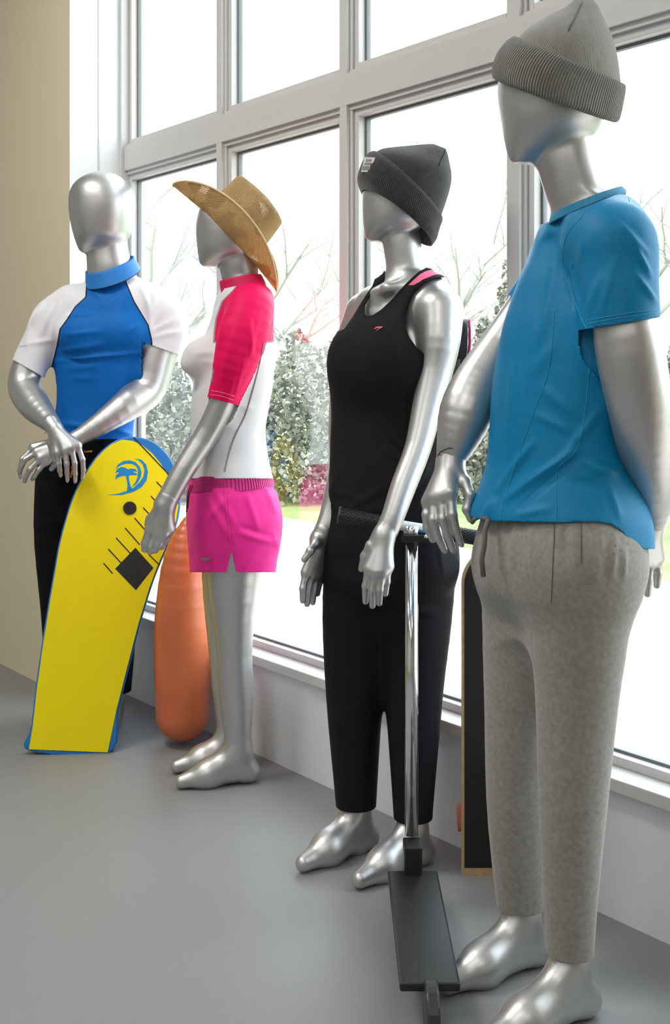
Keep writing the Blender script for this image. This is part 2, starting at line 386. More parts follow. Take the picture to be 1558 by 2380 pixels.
class Mannequin:
    def __init__(s, Y, psi, label, foot):
        s.Y = Y; s.psi = psi; s.s = F/Y
        s.root = empty('mannequin', (*P(foot, HY, Y)[:2], 0), label, 'mannequin')
    def p(s, px, py, dy=0): return P(px, py, s.Y+dy)
    def L(s, pts, px_r, n=14, off=0): return limb([s.p(*q) for q in pts], [r/F*(s.Y+q[2]) for r, q in zip(px_r, pts)], n, off)
    def flat(s, V, dy):
        """seam pattern coordinates of surface points"""
        k = F/V[:, 1]; return HX+V[:, 0]*k, HY-(V[:, 2]-EYE)*k
    def body(s, prims, h=.006, iso=0):
        V, Q, N = isosurface(prims, h, iso); return link('body', V, Q, SILVER, s.root)
    def cloth(s, name, prims, m, h=.006, folds=(), fdy=-.1, noise=(0, 30), cutter=None, attr=None, label=None, thick=.0025, parent=None, iso=0, rel=1, under=None):
        V, Q, N = isosurface(prims, h, iso); V = relax(V, Q, rel); T = tri(Q)
        x, y = s.flat(V, fdy); front = np.clip(-N[:, 1]*2+.3, 0, 1)
        amp = np.zeros(len(V))
        for a, b, w, am in folds:
            d, t = seg_dist(x, y, a, b); taper = np.sin(np.clip(t*.9+.05, 0, 1)*math.pi)**.6
            amp += am*np.exp(-(d/w)**2)*taper*front
        if noise[0]: amp += noise[0]*vnoise(V, noise[1], 3)
        V = V+N*amp[:, None]
        if cutter is not None:
            for cf in (cutter if isinstance(cutter, (list, tuple)) else [cutter]):
                V, T, (Nx, Ny, Nz) = clip(V, T, cf(V, *s.flat(V, fdy)), [N[:, 0], N[:, 1], N[:, 2]]); N = np.stack([Nx, Ny, Nz], 1)
        if under:
            V2, Q2, N2_ = isosurface(under[0], h, -.0015); T2_ = tri(Q2)
            V2, T2_, _ = clip(V2, T2_, under[1](V2, *s.flat(V2, 0)), [N2_[:, 0]])
            T = np.vstack([T, T2_+len(V)]); V = np.vstack([V, V2]); nu = len(V2)
        at = attr(V, *s.flat(V, fdy)) if attr else None
        if under and under[2] is not None:
            for k_, v_ in under[2].items(): at[k_] = np.asarray(at[k_], float).copy(); at[k_][-nu:] = v_
        o = link(name, V, T, m, parent or s.root, attrs=at, label=label)
        if thick:
            so = o.modifiers.new('thickness', 'SOLIDIFY'); so.thickness = thick; so.offset = -1
        return o
    def hand(s, wrist, wr, fingers, fr, thumb=None, tr=None, palm_r=None, k=.010, nails=None, h=.0022, side='hand'):
        """wrist: two points (arm side, hand side); fingers: chains from knuckle to tip"""
        g_ = 1+wrist[0][2]/s.Y; wr = [x*g_ for x in wr]; fr *= g_; tr = tr*g_ if tr else tr; palm_r = palm_r*g_ if palm_r else palm_r
        pr = [(rcone(s.p(*wrist[0]), s.p(*wrist[1]), wr[0]*.97/s.s, wr[1]*.97/s.s), 0)]
        w = wrist[1]; ps = palm_r or fr*1.25
        for ch in fingers:
            pr.append((rcone(s.p(*w), s.p(*ch[0]), wr[1]*.62/s.s, ps/s.s), k))
        if thumb:
            q = [s.p(*t) for t in thumb]
            pr.append((rcone(s.p(*w), q[0], wr[1]*.6/s.s, tr*1.3/s.s), k))
        for ch in fingers:
            q = [s.p(*t) for t in ch]; m = len(q)
            for i in range(m-1):
                ra = fr*(1-.12*i)/s.s; rb = fr*(1-.12*(i+1))/s.s
                pr.append((rcone(q[i], q[i+1], ra, rb), .004 if i else .006))
        if thumb:
            for i in range(len(q_ := [s.p(*t) for t in thumb])-1):
                pr.append((rcone(q_[i], q_[i+1], tr*(1.2-.15*i)/s.s, tr*(1.05-.15*i)/s.s), .006))
        V, Q, N = isosurface(pr, h); V = relax(V, Q, 1, .3)
        o = link('hand', V, Q, SILVER, s.root)
        if nails:
            for fi, tipdir in nails:
                ch = fingers[fi] if fi >= 0 else thumb
                a = s.p(*ch[-2]); b = s.p(*ch[-1]); d = b-a; d /= np.linalg.norm(d)
                nrm = np.array(tipdir, float); nrm -= d*(nrm@d); nrm /= np.linalg.norm(nrm); sd = np.cross(d, nrm)
                r = fr*.68/s.s
                pn = ellip(b+nrm*r*.55, (r*.78, r*1.15, r*.52), np.stack([sd, d, nrm], 1))
                V, Q, N = isosurface([(pn, 0)], .0011); link('fingernail', V, Q, SILVER, o)
        return o
    def seam(s, pts, r=.0012, m=None, name='seam', parent=None):
        b = MB(); b.tube([s.p(*q) for q in pts], r, 8); return b.build(name, m or BLACKLINE, parent or s.root, True)
def foot(m, ank, toe, r=.03):
    """bare mannequin foot: ankle point and toe point as world coordinates"""
    a = np.array(ank); t = np.array(toe); mid = a*.45+t*.55; mid[2] = .035; heel = a+(a-t)*.18; heel[2] = .032
    return [(rcone(a, heel, r, .03), .02), (rcone(heel, mid, .028, .034), .02), (rcone(mid, t, .036, .02), .02), (rcone(a, mid, r, .034), .03)]

# ------------------------------------------------------------------ the room and the glazing
def structure(o, label=None): return tag(o, label, None, None, 'structure')
QW = QF-.215                                             # room face of the beige wall
S_C = s_at(284, QF); S_R = (s_at(162, QW))               # edges of the reveal
S_END, S_BACK, Q_BACK = 6.6, -4.6, -4.6
SA = s_at(509, QF); SB = s_at(798, QF); SCC = s_at(1196, QF)
SP = (SA-SCC)/2; SD = SCC-SP; SE = SD-SP; SL = S_C-.018
Z_T0, Z_T1 = 1.19+.772, 1.19+.862                        # transom underside and top
ZSILL, ZTOP = .32, 3.25
m = MB(); m.wbox(max(S_R, S_C)+.03, S_END, QW, QF+.1, 0, CEIL); m.wbox(S_R, max(S_R, S_C)+.03, QW, QW+.004, 0, CEIL); structure(m.build('wall_left', WALLB))
m = MB(); m.wbox(S_BACK, SE-.03, QW, QF+.1, 0, CEIL); structure(m.build('wall_right', WALLB))
m = MB(); m.wbox(SE-.03, S_R, QF-.02, QF+.1, 0, ZSILL-.03); structure(m.build('wall_below_window', REVEAL))
m = MB(); m.wbox(SE-.03, S_R, QF-.02, QF+.1, ZTOP, CEIL); structure(m.build('wall_above_window', REVEAL))
m = MB(); m.wbox(S_END, S_END+.1, Q_BACK, QF+.1, 0, CEIL); structure(m.build('wall_far', ROOMW))
m = MB(); m.wbox(S_BACK-.1, S_BACK, Q_BACK, QF+.1, 0, CEIL); structure(m.build('wall_near', ROOMW))
m = MB(); m.wbox(S_BACK-.1, S_END+.1, Q_BACK-.1, Q_BACK, 0, CEIL); structure(m.build('wall_back', ROOMW))
m = MB(); m.wbox(S_BACK-.1, S_END+.1, Q_BACK-.1, QF+.1, -.12, 0); structure(m.build('floor', FLOORM))
m = MB(); m.wbox(S_BACK-.1, S_END+.1, Q_BACK-.1, QF+.1, CEIL, CEIL+.12); structure(m.build('ceiling', CEILM))
# white reveal: lining between the beige wall and the frame, with a joint bead
sm = s_at(229, QF-.1)
m = MB()
SX = max(S_R, S_C)+.03
m.hexa([W(S_R-.001, QW, 0), W(SX, QW+.004, 0), W(SX, QF+.1, 0), W(S_C, QF+.1, 0), W(S_R-.001, QW, CEIL), W(SX, QW+.004, CEIL), W(SX, QF+.1, CEIL), W(S_C, QF+.1, CEIL)])
structure(m.build('trim_1', REVEAL))
pa = np.array(W(S_R, QW, 0)); pb = np.array(W(S_C, QF, 0))
def on_reveal(px):                                        # where the sight line at px meets the lining
    u = (px-HX)/F; d = pb-pa; t = (u*pa[1]-pa[0])/(d[0]-u*d[1]); return pa+d*t
c = on_reveal(229); m = MB(); m.tube([c+[0, 0, 0], c+[0, 0, CEIL]], .0045, 10); structure(m.build('trim_2', FRAME))
# bays: mullions, sashes, panes
m = MB(); m.wbox(SL, S_C+.01, QF-.012, QF+.07, ZSILL-.03, ZTOP); structure(m.build('trim_3', FRAME))
FACE = .032
for i, sc in enumerate((SA, SB, SCC, SD, SE)):
    m = MB(); m.wbox(sc-FACE/2, sc+FACE/2, QF, QF+.075, ZSILL-.03, ZTOP); m.wbox(sc-FACE/2-.011, sc+FACE/2+.011, QF+.012, QF+.075, ZSILL-.03, ZTOP)
    structure(m.build('trim_%d' % (4+i), FRAME))
edges = [SL, SA, SB, SCC, SD, SE]
def bay(idx, s1, s0, z0, z1, low):
    g = empty('window_%d' % idx, W((s0+s1)/2, QF, z0), kind='structure')
    a = s0+FACE/2+.011; b = s1-(FACE/2+.011 if s1 != SL else 0); w = .018
    m = MB(); q0, q1 = QF+.020, QF+.075
    m.wbox(a, a+w, q0, q1, z0, z1); m.wbox(b-w, b, q0, q1, z0, z1)
    h = .022
    m.wbox(a+w, b-w, q0, q1, z0, z0+h); m.wbox(a+w, b-w, q0, q1, z1-h, z1)
    m.build('sash', FRAME, g, bevel=.0015)
    m = MB(); a += w; b -= w; z0 += h; z1 -= h; e = .007
    m.wbox(a, a+e, QF+.045, QF+.06, z0, z1); m.wbox(b-e, b, QF+.045, QF+.06, z0, z1)
    m.wbox(a+e, b-e, QF+.045, QF+.06, z0, z0+e); m.wbox(a+e, b-e, QF+.045, QF+.06, z1-e, z1)
    m.build('gasket', GASKET, g)
    m = MB(); m.wbox(a, b, QF+.05, QF+.054, z0, z1); m.build('pane', GLASS, g)
for i in range(5):
    bay(2*i+1, edges[i], edges[i+1], ZSILL, Z_T0-.012, True)
    bay(2*i+2, edges[i], edges[i+1], Z_T1+.006, ZTOP, False)
m = MB(); m.wbox(SE, SL, QF-.0006, QF+.075, Z_T0, Z_T1); m.wbox(SE, SL, QF+.010, QF+.075, Z_T0-.014, Z_T1+.010); structure(m.build('trim_9', FRAME))
m = MB(); m.wbox(SE-.02, S_C, QF-.05, QF+.08, ZSILL-.03, ZSILL); structure(m.build('trim_10', FRAME, bevel=.003))
# fixtures for the added ceiling fill lamps, unseen above and behind the view
LAMPM = mat('fill_lamp_diffuser', (.9, .9, .88), .4); LAMPM.node_tree.nodes['Principled BSDF'].inputs['Emission Color'].default_value = (1, .96, .9, 1)
LAMPM.node_tree.nodes['Principled BSDF'].inputs['Emission Strength'].default_value = 3
for i, (s, q) in enumerate(FILL_LAMPS):
    g = empty('fill_ceiling_lamp', W(s, q, CEIL), 'added flat ceiling lamp out of view, interior fill light', 'lamp', 'added ceiling fill lamps')
    m = MB(); m.wbox(s-.62, s+.62, q-.32, q+.32, CEIL-.05, CEIL); m.build('housing', FRAME, g)
    m = MB(); m.wbox(s-.58, s+.58, q-.28, q+.28, CEIL-.056, CEIL-.05); m.build('diffuser', LAMPM, g)

# ------------------------------------------------------------------ outdoors
GRASS = mat('grass', (.13, .22, .05), .9, var=(3, (.25, .24, .12), .8))
ROAD = mat('gravel_path', (.50, .42, .36), .9, var=(4, (.55, .48, .43), .8))
BARK = mat('grey_bark', (.36, .34, .31), .9)
TWIG = mat('bare_twigs', (.32, .31, .28), .9)
EVERG = mat('hedge_leaves', (.12, .13, .09), .8, var=(2, (.24, .23, .18), .8))
GZ = -.22
def gy(w, d): return W(w, d, GZ)
m = MB(); m.add([W(-40, QF+.1, GZ), W(90, QF+.1, GZ), W(90, 130, GZ), W(-40, 130, GZ)], [(0, 1, 2, 3)]); structure(m.build('ground', GRASS))
tag(bpy.data.objects['ground'], 'grass lawn behind the path outside the window')
m = MB(); m.hexa([W(-12, 2.2, GZ-.03), W(40, 2.2, GZ-.03), W(40, 6.6, GZ-.03), W(-12, 6.6, GZ-.03), W(-12, 2.2, GZ+.012), W(40, 2.2, GZ+.012), W(40, 6.6, GZ+.012), W(-12, 6.6, GZ+.012)])
structure(m.build('path', ROAD))
def tree(px, Y, h, seed, spread=1.0, label=''):
    r = random.Random(seed); base = P(px, HY, Y); base[2] = GZ-.02
    root = empty('bare_tree', base, label, 'tree', 'bare trees outside the window')
    tk = MB(); br = MB(); tw = []
    def grow(p, d, L, rad, lv):
        n = 4; pts = [p]; rr = [rad]
        for i in range(n):
            d = d+np.array([r.gauss(0, .12), r.gauss(0, .12), r.gauss(.03, .06)]); d /= np.linalg.norm(d)
            p = p+d*L/n; pts.append(p); rr.append(rad*(1-.45*(i+1)/n))
        (tk if lv == 0 else br).tube(pts, rr, 7 if lv < 2 else 4, lv < 2)
        if lv >= 4: return
        for i in range(5 if lv == 0 else 4):
            k = r.randint(1 if lv else 2, n); q = pts[k]; a = r.random()*6.283
            sd = np.array([math.cos(a), math.sin(a), .2]); nd = d*.62+sd*.75*spread; nd /= np.linalg.norm(nd)
            grow(q, nd, L*r.uniform(.55, .72), rr[k]*.62, lv+1)
    grow(base, np.array([0, 0, 1.]), h*.42, h*.02, 0)
    tk.build('trunk', BARK, root, True); br.build('branches', TWIG, root, True)
TR = [(415, 19, 6.5, 'bare tree outside, left, beyond the white rash shirt sleeve'), (690, 24, 7, 'bare tree outside between the hat and the tank top'),
      (1090, 19, 7, 'bare tree outside, right of the charcoal beanie'), (1510, 24, 8, 'bare tree outside at the right edge of the window')]
for i, (px, Y, h, lb) in enumerate(TR): tree(px, Y, h, 11+i, label=lb)
def hedge(px0, px1, Y, h, seed, label):
    """leafy bank of shrubs: many small leaves over a rounded mass"""
    r = np.random.RandomState(seed); a = P(px0, HY, Y); b = P(px1, HY, Y); n = 15000
    t = r.rand(n); z = r.rand(n)**1.1; prof = h*(.75+.25*np.sin(t*9+seed)+.1*np.sin(t*31))
    c = a+(b-a)*t[:, None]; c[:, 2] = GZ+z*prof; c[:, 1] += (r.rand(n)-.5)*1.6*np.sqrt(1-z*.9)
    u = r.normal(size=(n, 3)); u /= np.linalg.norm(u, axis=1)[:, None]; v = np.cross(u, r.normal(size=(n, 3))); v /= np.linalg.norm(v, axis=1)[:, None]
    s = (.025+.03*r.rand(n))[:, None]
    V = np.stack([c-u*s, c-v*s*.6, c+u*s, c+v*s*.6], 1).reshape(-1, 3); Fq = np.arange(4*n).reshape(-1, 4)
    o = link('shrub_bank', V, Fq, EVERG, smooth=False); tag(o, label, 'shrubs', None, 'stuff')
hedge(250, 900, 13.2, 1.9, 1, 'grey-green shrubs outside, behind the two mannequins on the left')
hedge(960, 1300, 13.4, 2.5, 2, 'grey-green shrubs outside, behind the tank top mannequin\'s arm')
hedge(1430, 1800, 13.4, 2.6, 3, 'shrubs outside at the right edge')

# ------------------------------------------------------------------ mannequin in the blue and white rash shirt
BLUE = (.0, .125, .46)
M1 = Mannequin(4.0, math.radians(12), 'silver mannequin in a blue and white rash shirt, arms crossed, left of the others', 225)
RASH = mat('blue_white_lycra', (.74, .73, .76), .62, spec=.2, bump=(14, .15, .004)); band_mix(RASH, 'raglan', [(0, 1e6, BLUE), (-1.9, 1.6, (.01, .012, .03))])
COLB = mat('blue_collar_lycra', (.01, .18, .55), .6); band_mix(COLB, 'ring', [(-1, .07, (.01, .012, .03))])
T1 = [(640, 212, 305, .8), (655, 204, 318, .66), (672, 184, 335, .60), (695, 158, 350, .60), (720, 142, 356, .62), (760, 136, 352, .65), (800, 133, 346, .66), (850, 131, 338, .66), (900, 134, 326, .66), (950, 132, 314, .68), (1000, 118, 306, .70), (1050, 100, 303, .72), (1110, 92, 300, .74)]
A1R = [(124, 748, 0), (94, 800, -.02), (66, 850, -.04), (57, 900, -.06), (80, 942, -.13), (107, 972, -.20), (124, 990, -.24)]; R1R = [46, 40, 36, 38, 36, 26, 20]
A1L = [(368, 722, -.01), (382, 765, -.02), (366, 830, -.04), (344, 905, -.06), (292, 944, -.12), (235, 984, -.16), (190, 1012, -.18)]; R1L = [52, 50, 43, 40, 36, 27, 20]
H1 = [(400, 224, 250, 1), (406, 205, 270, 1), (418, 184, 289, 1), (435, 169, 303, 1), (455, 162, 311, 1), (480, 161, 313, 1), (505, 163, 311, 1), (530, 168, 306, 1), (550, 173, 299, 1), (563, 177, 283, .95), (574, 181, 258, .95), (582, 185, 232, .9), (588, 193, 212, .9)]
N1 = [(540, 205, 292, .95), (590, 202, 300, .92), (620, 203, 308, .9), (650, 203, 313, .84), (680, 200, 320, .76)]
neck1 = [(stack(H1, M1.Y-.02, 0), 0), (stack(N1, M1.Y+.0, 0), .012)]
def torso1(off): return [(stack(T1, M1.Y, M1.psi, off, e=2.3), .02), (M1.L([(170, 706, 0), (130, 742, 0)], [38, 42], 4, off), .05), (M1.L([(315, 698, 0), (360, 722, 0)], [42, 46], 4, off), .05),
                         (ellip(M1.p(195, 775, -.075), (.085, .05, .06), off=off), .04), (ellip(M1.p(290, 775, -.085), (.085, .05, .06), off=off), .04)]
LEG1 = lambda off: [(M1.L([(160, 1110, 0), (150, 1250, 0), (150, 1420, .0), (145, 1640, .03)], [64, 60, 44, 30], 12, off), .03), (M1.L([(250, 1110, 0), (262, 1250, -.02), (266, 1420, -.03), (262, 1650, -.02)], [62, 58, 44, 30], 12, off), .03)]
fa = M1.p(145, 1660, .03); fb = M1.p(262, 1665, -.02)
b1 = neck1+torso1(-.007)+[(M1.L(A1R, R1R, 20), .03), (M1.L(A1L, R1L, 20), .03)]+LEG1(-.012)
b1 += [(p, k) for p, k in foot(M1, (fa[0], fa[1], .09), (fa[0]-.05, fa[1]-.17, .022))]+[(p, k) for p, k in foot(M1, (fb[0], fb[1], .09), (fb[0]+.0, fb[1]-.18, .022))]
M1.body(b1)
xl = ([640, 662, 690, 712, 740, 765, 800, 850, 900, 1100], [203, 202, 200, 176, 158, 140, 134, 122, 100, 20])
xr = ([640, 655, 700, 730, 755, 790, 1100], [292, 292, 311, 329, 344, 352, 370])
def rag(V, x, y):
    a = np.minimum(x-np.interp(y, *xl), np.interp(y, *xr)-x)
    back = V[:, 1] > M1.Y+.03
    return {'raglan': np.where(back & (y > 700) & (x > 140) & (x < 336), 40, a)}
def cut1(V, x, y):
    s1 = 60-np.maximum(0, 0)*x; d = np.full(len(V), 100.)
    # cuffs and hem
    k = (x < 134) & (y > 770); d[k] = ((838+(x-33)*.56)-y)[k]
    k2 = (x > 327) & (y > 770); d[k2] = ((794+(x-330)*.36)-y)[k2]
    k3 = ~(k | k2); d[k3] = ((1043-(x-220)*.14-np.maximum(0, 130-x)*.35)-y)[k3]
    return np.minimum(d, y-648-(x-250)*-.12)
sl = [(M1.L([(165, 712, 0), (126, 744, 0), (96, 795, -.02), (68, 850, -.04), (60, 890, -.05)], [42, 45, 43, 41, 41], 14), .04), (M1.L([(318, 705, 0), (370, 724, -.01), (384, 770, -.02), (368, 830, -.04), (355, 870, -.05)], [44, 54, 54, 48, 46], 14), .04)]
def fold(a, b, w, am): return (a, b, w, am)
f1 = [(a_, b_, w_, m_*1.7) for a_, b_, w_, m_ in [((140, 815), (240, 800), 7, .004), ((150, 778), (235, 770), 6, .003), ((135, 838), (330, 818), 5, .006), ((150, 858), (225, 852), 6, .002), ((135, 832), (200, 842), 4, -.004),
      ((205, 668), (235, 690), 7, .003), ((150, 735), (215, 728), 6, .003), ((145, 985), (215, 995), 7, .004), ((170, 880), (215, 878), 7, .002),
      ((100, 705), (70, 760), 6, .005), ((120, 715), (95, 780), 6, .005), ((140, 705), (118, 790), 6, .004), ((84, 720), (60, 790), 6, .004), ((60, 800), (125, 790), 6, .003),
      ((345, 700), (350, 770), 7, .005), ((362, 690), (350, 740), 7, .005), ((395, 700), (350, 760), 7, .004), ((410, 740), (345, 775), 6, .004), ((420, 770), (350, 785), 6, .003), ((325, 660), (350, 720), 6, .003), ((325, 755), (300, 772), 5, .004), ((270, 1000), (310, 1012), 6, .005), ((300, 670), (280, 720), 6, .002)]]
M1.cloth('rash_shirt', torso1(.004)+[(stack(N1[2:], M1.Y, 0, .005), .01)]+sl, RASH, .005, f1, -.1, (.0012, 28), cut1, rag, 'blue rash shirt with white raglan sleeves and black seams', under=(torso1(.004), lambda V, x, y: np.minimum(y-720, 1000-y), {'raglan': 40}))
V, fc, an, rg = loft([ringpx((201, 664), (325, 628), M1.Y-.005, .092, (-10, 22)), ringpx((201, 648), (318, 614), M1.Y-.005, .088, (-8, 19)), ringpx((201, 631), (309, 599), M1.Y-.005, .084, (-8, 13))], 64, 7)
o = link('collar', V, fc, COLB, M1.root, attrs={'ring': rg}, label='blue stand collar'); o.modifiers.new('t', 'SOLIDIFY').thickness = .003
# hands
M1.hand([(118, 982, -.235), (128, 996, -.25)], (21, 19), [[(134, 1052, -.285), (137, 1078, -.285), (139, 1094, -.275), (141, 1104, -.265)], [(152, 1046, -.295), (155, 1078, -.30), (156, 1100, -.29), (157, 1116, -.285)],
         [(166, 1040, -.295), (174, 1076, -.30), (175, 1102, -.29), (175, 1118, -.285)], [(180, 1036, -.285), (192, 1068, -.29), (194, 1092, -.28), (192, 1112, -.275)]], 7.0,
        [(118, 1030, -.25), (122, 1050, -.24), (128, 1070, -.23)], 7, 11, .012, [(0, (0, -1, 0)), (1, (0, -1, 0)), (2, (0, -1, 0)), (3, (0, -1, 0))])
M1.hand([(196, 1008, -.18), (180, 1018, -.185)], (20, 20), [[(78, 1040, -.21), (52, 1067, -.225), (45, 1092, -.22), (48, 1109, -.21)], [(86, 1050, -.235), (58, 1068, -.25), (50, 1084, -.245), (46, 1098, -.235)],
         [(94, 1064, -.24), (70, 1090, -.25), (60, 1108, -.24), (57, 1119, -.235)], [(106, 1074, -.235), (90, 1092, -.24), (80, 1108, -.235), (75, 1114, -.23)]], 7.0,
        [(140, 1060, -.16), (130, 1078, -.15), (120, 1090, -.15)], 7, 11, .012)
M1.seam([(105, 1008, -.233), (110, 992, -.262), (124, 982, -.268), (138, 978, -.25)], .0009)
BLACKF = mat('black_trouser_fabric', (.004, .004, .005), .75, bump=(60, .2, .002), spec=.15); ORANGE = mat('orange_thread', (.75, .25, .03), .7)
W1 = [(1015, 112, 312, .74), (1060, 100, 306, .74), (1110, 92, 304, .74), (1160, 90, 312, .74), (1210, 92, 316, .74)]
M1.cloth('trousers', [(stack(W1, M1.Y, M1.psi, -.002, e=2.3), .02)]+LEG1(.014), BLACKF, .007, (), -.1, (.002, 20), lambda V, x, y: np.minimum(V[:, 2]-.11, y-1020), None, 'black trousers', iso=0)
for q in (((196, 1050), (214, 1049)), ((166, 1090), (172, 1070)), ((164, 1110), (168, 1092))):
    b = MB(); b.tube([M1.p(*q[0], -.165), M1.p(*q[1], -.166)], .0028, 8); b.build('drawcord', ORANGE, M1.root, True, 'orange drawcord')
LBL = mat('blue_print', (.02, .25, .6), .6)
def text(txt, size, loc, xdir, ydir, m, parent, name='lettering', depth=.0004):
    cu = bpy.data.curves.new(name, 'FONT'); cu.body = txt; cu.size = size; cu.extrude = depth; cu.align_x = 'CENTER'; cu.align_y = 'CENTER'
    t = bpy.data.objects.new(name, cu); COL.objects.link(t)
    bpy.context.view_layer.update(); me = bpy.data.meshes.new_from_object(t); bpy.data.objects.remove(t)
    x = Vector(xdir).normalized(); z = x.cross(Vector(ydir)).normalized(); y = z.cross(x)
    R = Matrix((x, y, z)).transposed().to_4x4(); R.translation = Vector(loc); me.transform(R)
    me.materials.clear(); me.materials.append(m); o = bpy.data.objects.new(name, me); COL.objects.link(o)
    if parent is not None: o.parent = parent; o.matrix_parent_inverse = Matrix.Translation(-Vector(parent.location))
    return o
text('nnen', .013, M1.p(53, 804, -.098), (1, .0, .12), (0.1, 0, 1), LBL, M1.root)

# ------------------------------------------------------------------ mannequin in the straw hat
M2 = Mannequin(3.45, math.radians(76), 'silver mannequin in a straw hat, pink and white rash shirt and pink shorts', 560)
H2 = [(436, 548, 566, .8), (447, 528, 585, .74), (460, 500, 597, .76), (476, 471, 604, .84), (505, 459, 610, .95), (535, 456, 610, .95), (560, 457, 604, .95), (580, 459, 596, .95), (595, 461, 578, .95), (606, 463, 550, .9), (614, 466, 522, .85), (620, 474, 505, .8)]
N2 = [(575, 508, 598, .98), (610, 507, 600, .98), (640, 513, 601, .95), (662, 519, 604, .88), (685, 525, 608, .82)]
T2 = [(650, 528, 604, .9), (664, 524, 612, .74), (680, 516, 627, .64), (700, 508, 632, .62), (740, 492, 633, .62), (780, 476, 634, .63), (820, 464, 635, .65), (860, 458, 635, .66), (900, 450, 631, .66), (950, 446, 622, .66), (1000, 445, 615, .66), (1050, 447, 620, .66), (1085, 444, 627, .66), (1130, 438, 638, .68), (1200, 436, 652, .7), (1260, 440, 648, .7), (1300, 446, 640, .7)]
def torso2(off): return [(stack(T2, M2.Y, M2.psi, off, e=2.2), .02), (M2.L([(575, 706, -.06), (580, 716, -.11)], [44, 44], 4, off), .05), (M2.L([(555, 710, .06), (550, 720, .11)], [44, 44], 4, off), .05),
                         (ellip(M2.p(482, 832, -.072), (.068, .056, .058), off=off), .035), (ellip(M2.p(430+8, 848, -.08), (.012, .014, .012), off=off), .03), (ellip(M2.p(476, 838, .062), (.066, .056, .058), off=off), .035)]
A2 = [(582, 718, -.13), (568, 775, -.165), (548, 835, -.175), (530, 890, -.175), (512, 945, -.17), (477, 1015, -.165), (425, 1096, -.19), (389, 1162, -.20)]; R2 = [44, 44, 38, 32, 29, 28, 26, 25]
A2F = [(552, 722, .13), (540, 800, .16), (520, 900, .165), (490, 980, .12), (455, 1040, .07), (425, 1100, .03)]
LEG2 = lambda off: [(M2.L([(555, 1230, -.085), (545, 1350, -.085), (545, 1500, -.08), (550, 1620, -.07), (555, 1775, -.06)], [74, 62, 42, 40, 24], 14, off), .03), (M2.L([(545, 1230, .07), (530, 1350, .07), (525, 1500, .07), (535, 1620, .07), (540, 1760, .07)], [72, 60, 41, 39, 24], 14, off), .03)]
b2 = [(stack(H2, M2.Y, 0), 0), (stack(N2, M2.Y, 0), .012)]+torso2(-.007)+[(M2.L(A2, R2, 20), .03), (M2.L(A2F, [40, 38, 30, 28, 25, 20], 14), .03)]+LEG2(0)
for q, dy in ((555, -.06), (540, .07)):
    a_ = M2.p(q, 1700, dy); b2 += foot(M2, (a_[0], a_[1], .10), (a_[0]-.16, a_[1]-.05, .022))
M2.body(b2)
CRIM = (.80, .0, .10)
LYC2 = mat('white_pink_lycra', (.72, .71, .73), .6, spec=.2, bump=(13, .15, .004)); band_mix(LYC2, 'raglan', [(0, 1e6, CRIM), (-2.2, 1.2, (.28, .28, .28))])
def rag2(V, x, y):
    c = x-np.interp(y, [640, 672, 700, 740, 770, 800], [565, 545, 517, 503, 499, 497])
    up = np.minimum(c, 795-y)
    ax = [(582, 718), (568, 775), (549, 835), (532, 890), (514, 945)]; rr = np.interp(y, [718, 775, 835, 890, 945], [58, 61, 54, 43, 33])
    lo = np.where(nearer(V, sl2, torso2(.004), .001) & (V[:, 1] < M2.Y-.03), 20, rr-6-line_sd(x, y, ax))
    near = V[:, 1] < M2.Y+.05
    a = np.where(near, np.maximum(up, lo), np.where(y < 795, 30, -30))
    sm = np.minimum(line_sd(x, y, [(610, 797), (600, 850), (588, 905), (570, 965), (548, 1010), (530, 1055), (520, 1110)]), line_sd(x, y, [(498, 820), (494, 880), (487, 950), (470, 1010)]))
    sm = np.where(near & (a < -3), sm, 50)
    st = np.where(near, np.abs(y-(918+(x-490)*.26)), 50); st = np.where(a > 0, np.minimum(st, np.where(near, np.abs(y-(909+(x-490)*.26)), 50)), 50)
    return {'raglan': a, 'seam': sm, 'stitch': st}
def cut2(V, x, y):
    d = 1112-y
    sv = nearer(V, sl2, torso2(.004), -.003); ar = sv & (V[:, 1] < M2.Y-.05) & (y > 860); d[ar] = ((924+(x-487)*.27)-y)[ar]
    far = sv & (V[:, 1] > M2.Y+.05) & (y > 860); d[far] = (900-y)[far]
    return np.minimum(d, y-(671-(x-520)*.22))
sl2 = [(M2.L([(578, 708, -.09), (582, 716, -.13), (566, 775, -.16), (548, 835, -.175), (531, 890, -.175), (508, 955, -.17)], [46, 50, 58, 51, 41, 33], 16), .02), (M2.L([(552, 722, .12), (540, 800, .155), (520, 900, .16)], [46, 44, 36], 10), .03)]
f2 = [((545, 760), (515, 890), 8, .005), ((580, 740), (585, 830), 7, .006), ((600, 745), (565, 870), 6, .004), ((530, 745), (506, 800), 7, .004), ((560, 820), (530, 930), 7, .004), ((575, 800), (545, 925), 5, .004),
      ((455, 822), (495, 818), 7, .003), ((470, 840), (500, 845), 6, .002), ((560, 945), (590, 950), 8, .004), ((455, 900), (450, 990), 7, .003), ((530, 1000), (560, 990), 7, .005), ((545, 1050), (600, 1010), 7, .003), ((610, 820), (630, 800), 5, .003)]
M2.cloth('rash_shirt', torso2(.004)+sl2, LYC2, .005, f2, -.13, (.0012, 26), cut2, rag2, 'white rash shirt with crimson raglan sleeves and grey seams', under=(torso2(.004), lambda V, x, y: np.minimum(y-740, 1095-y), {'raglan': -40}))
CRC = mat('crimson_collar_lycra', (.62, .0, .08), .65); band_mix(CRC, 'ring', [(-1, .10, (.45, .43, .42))])
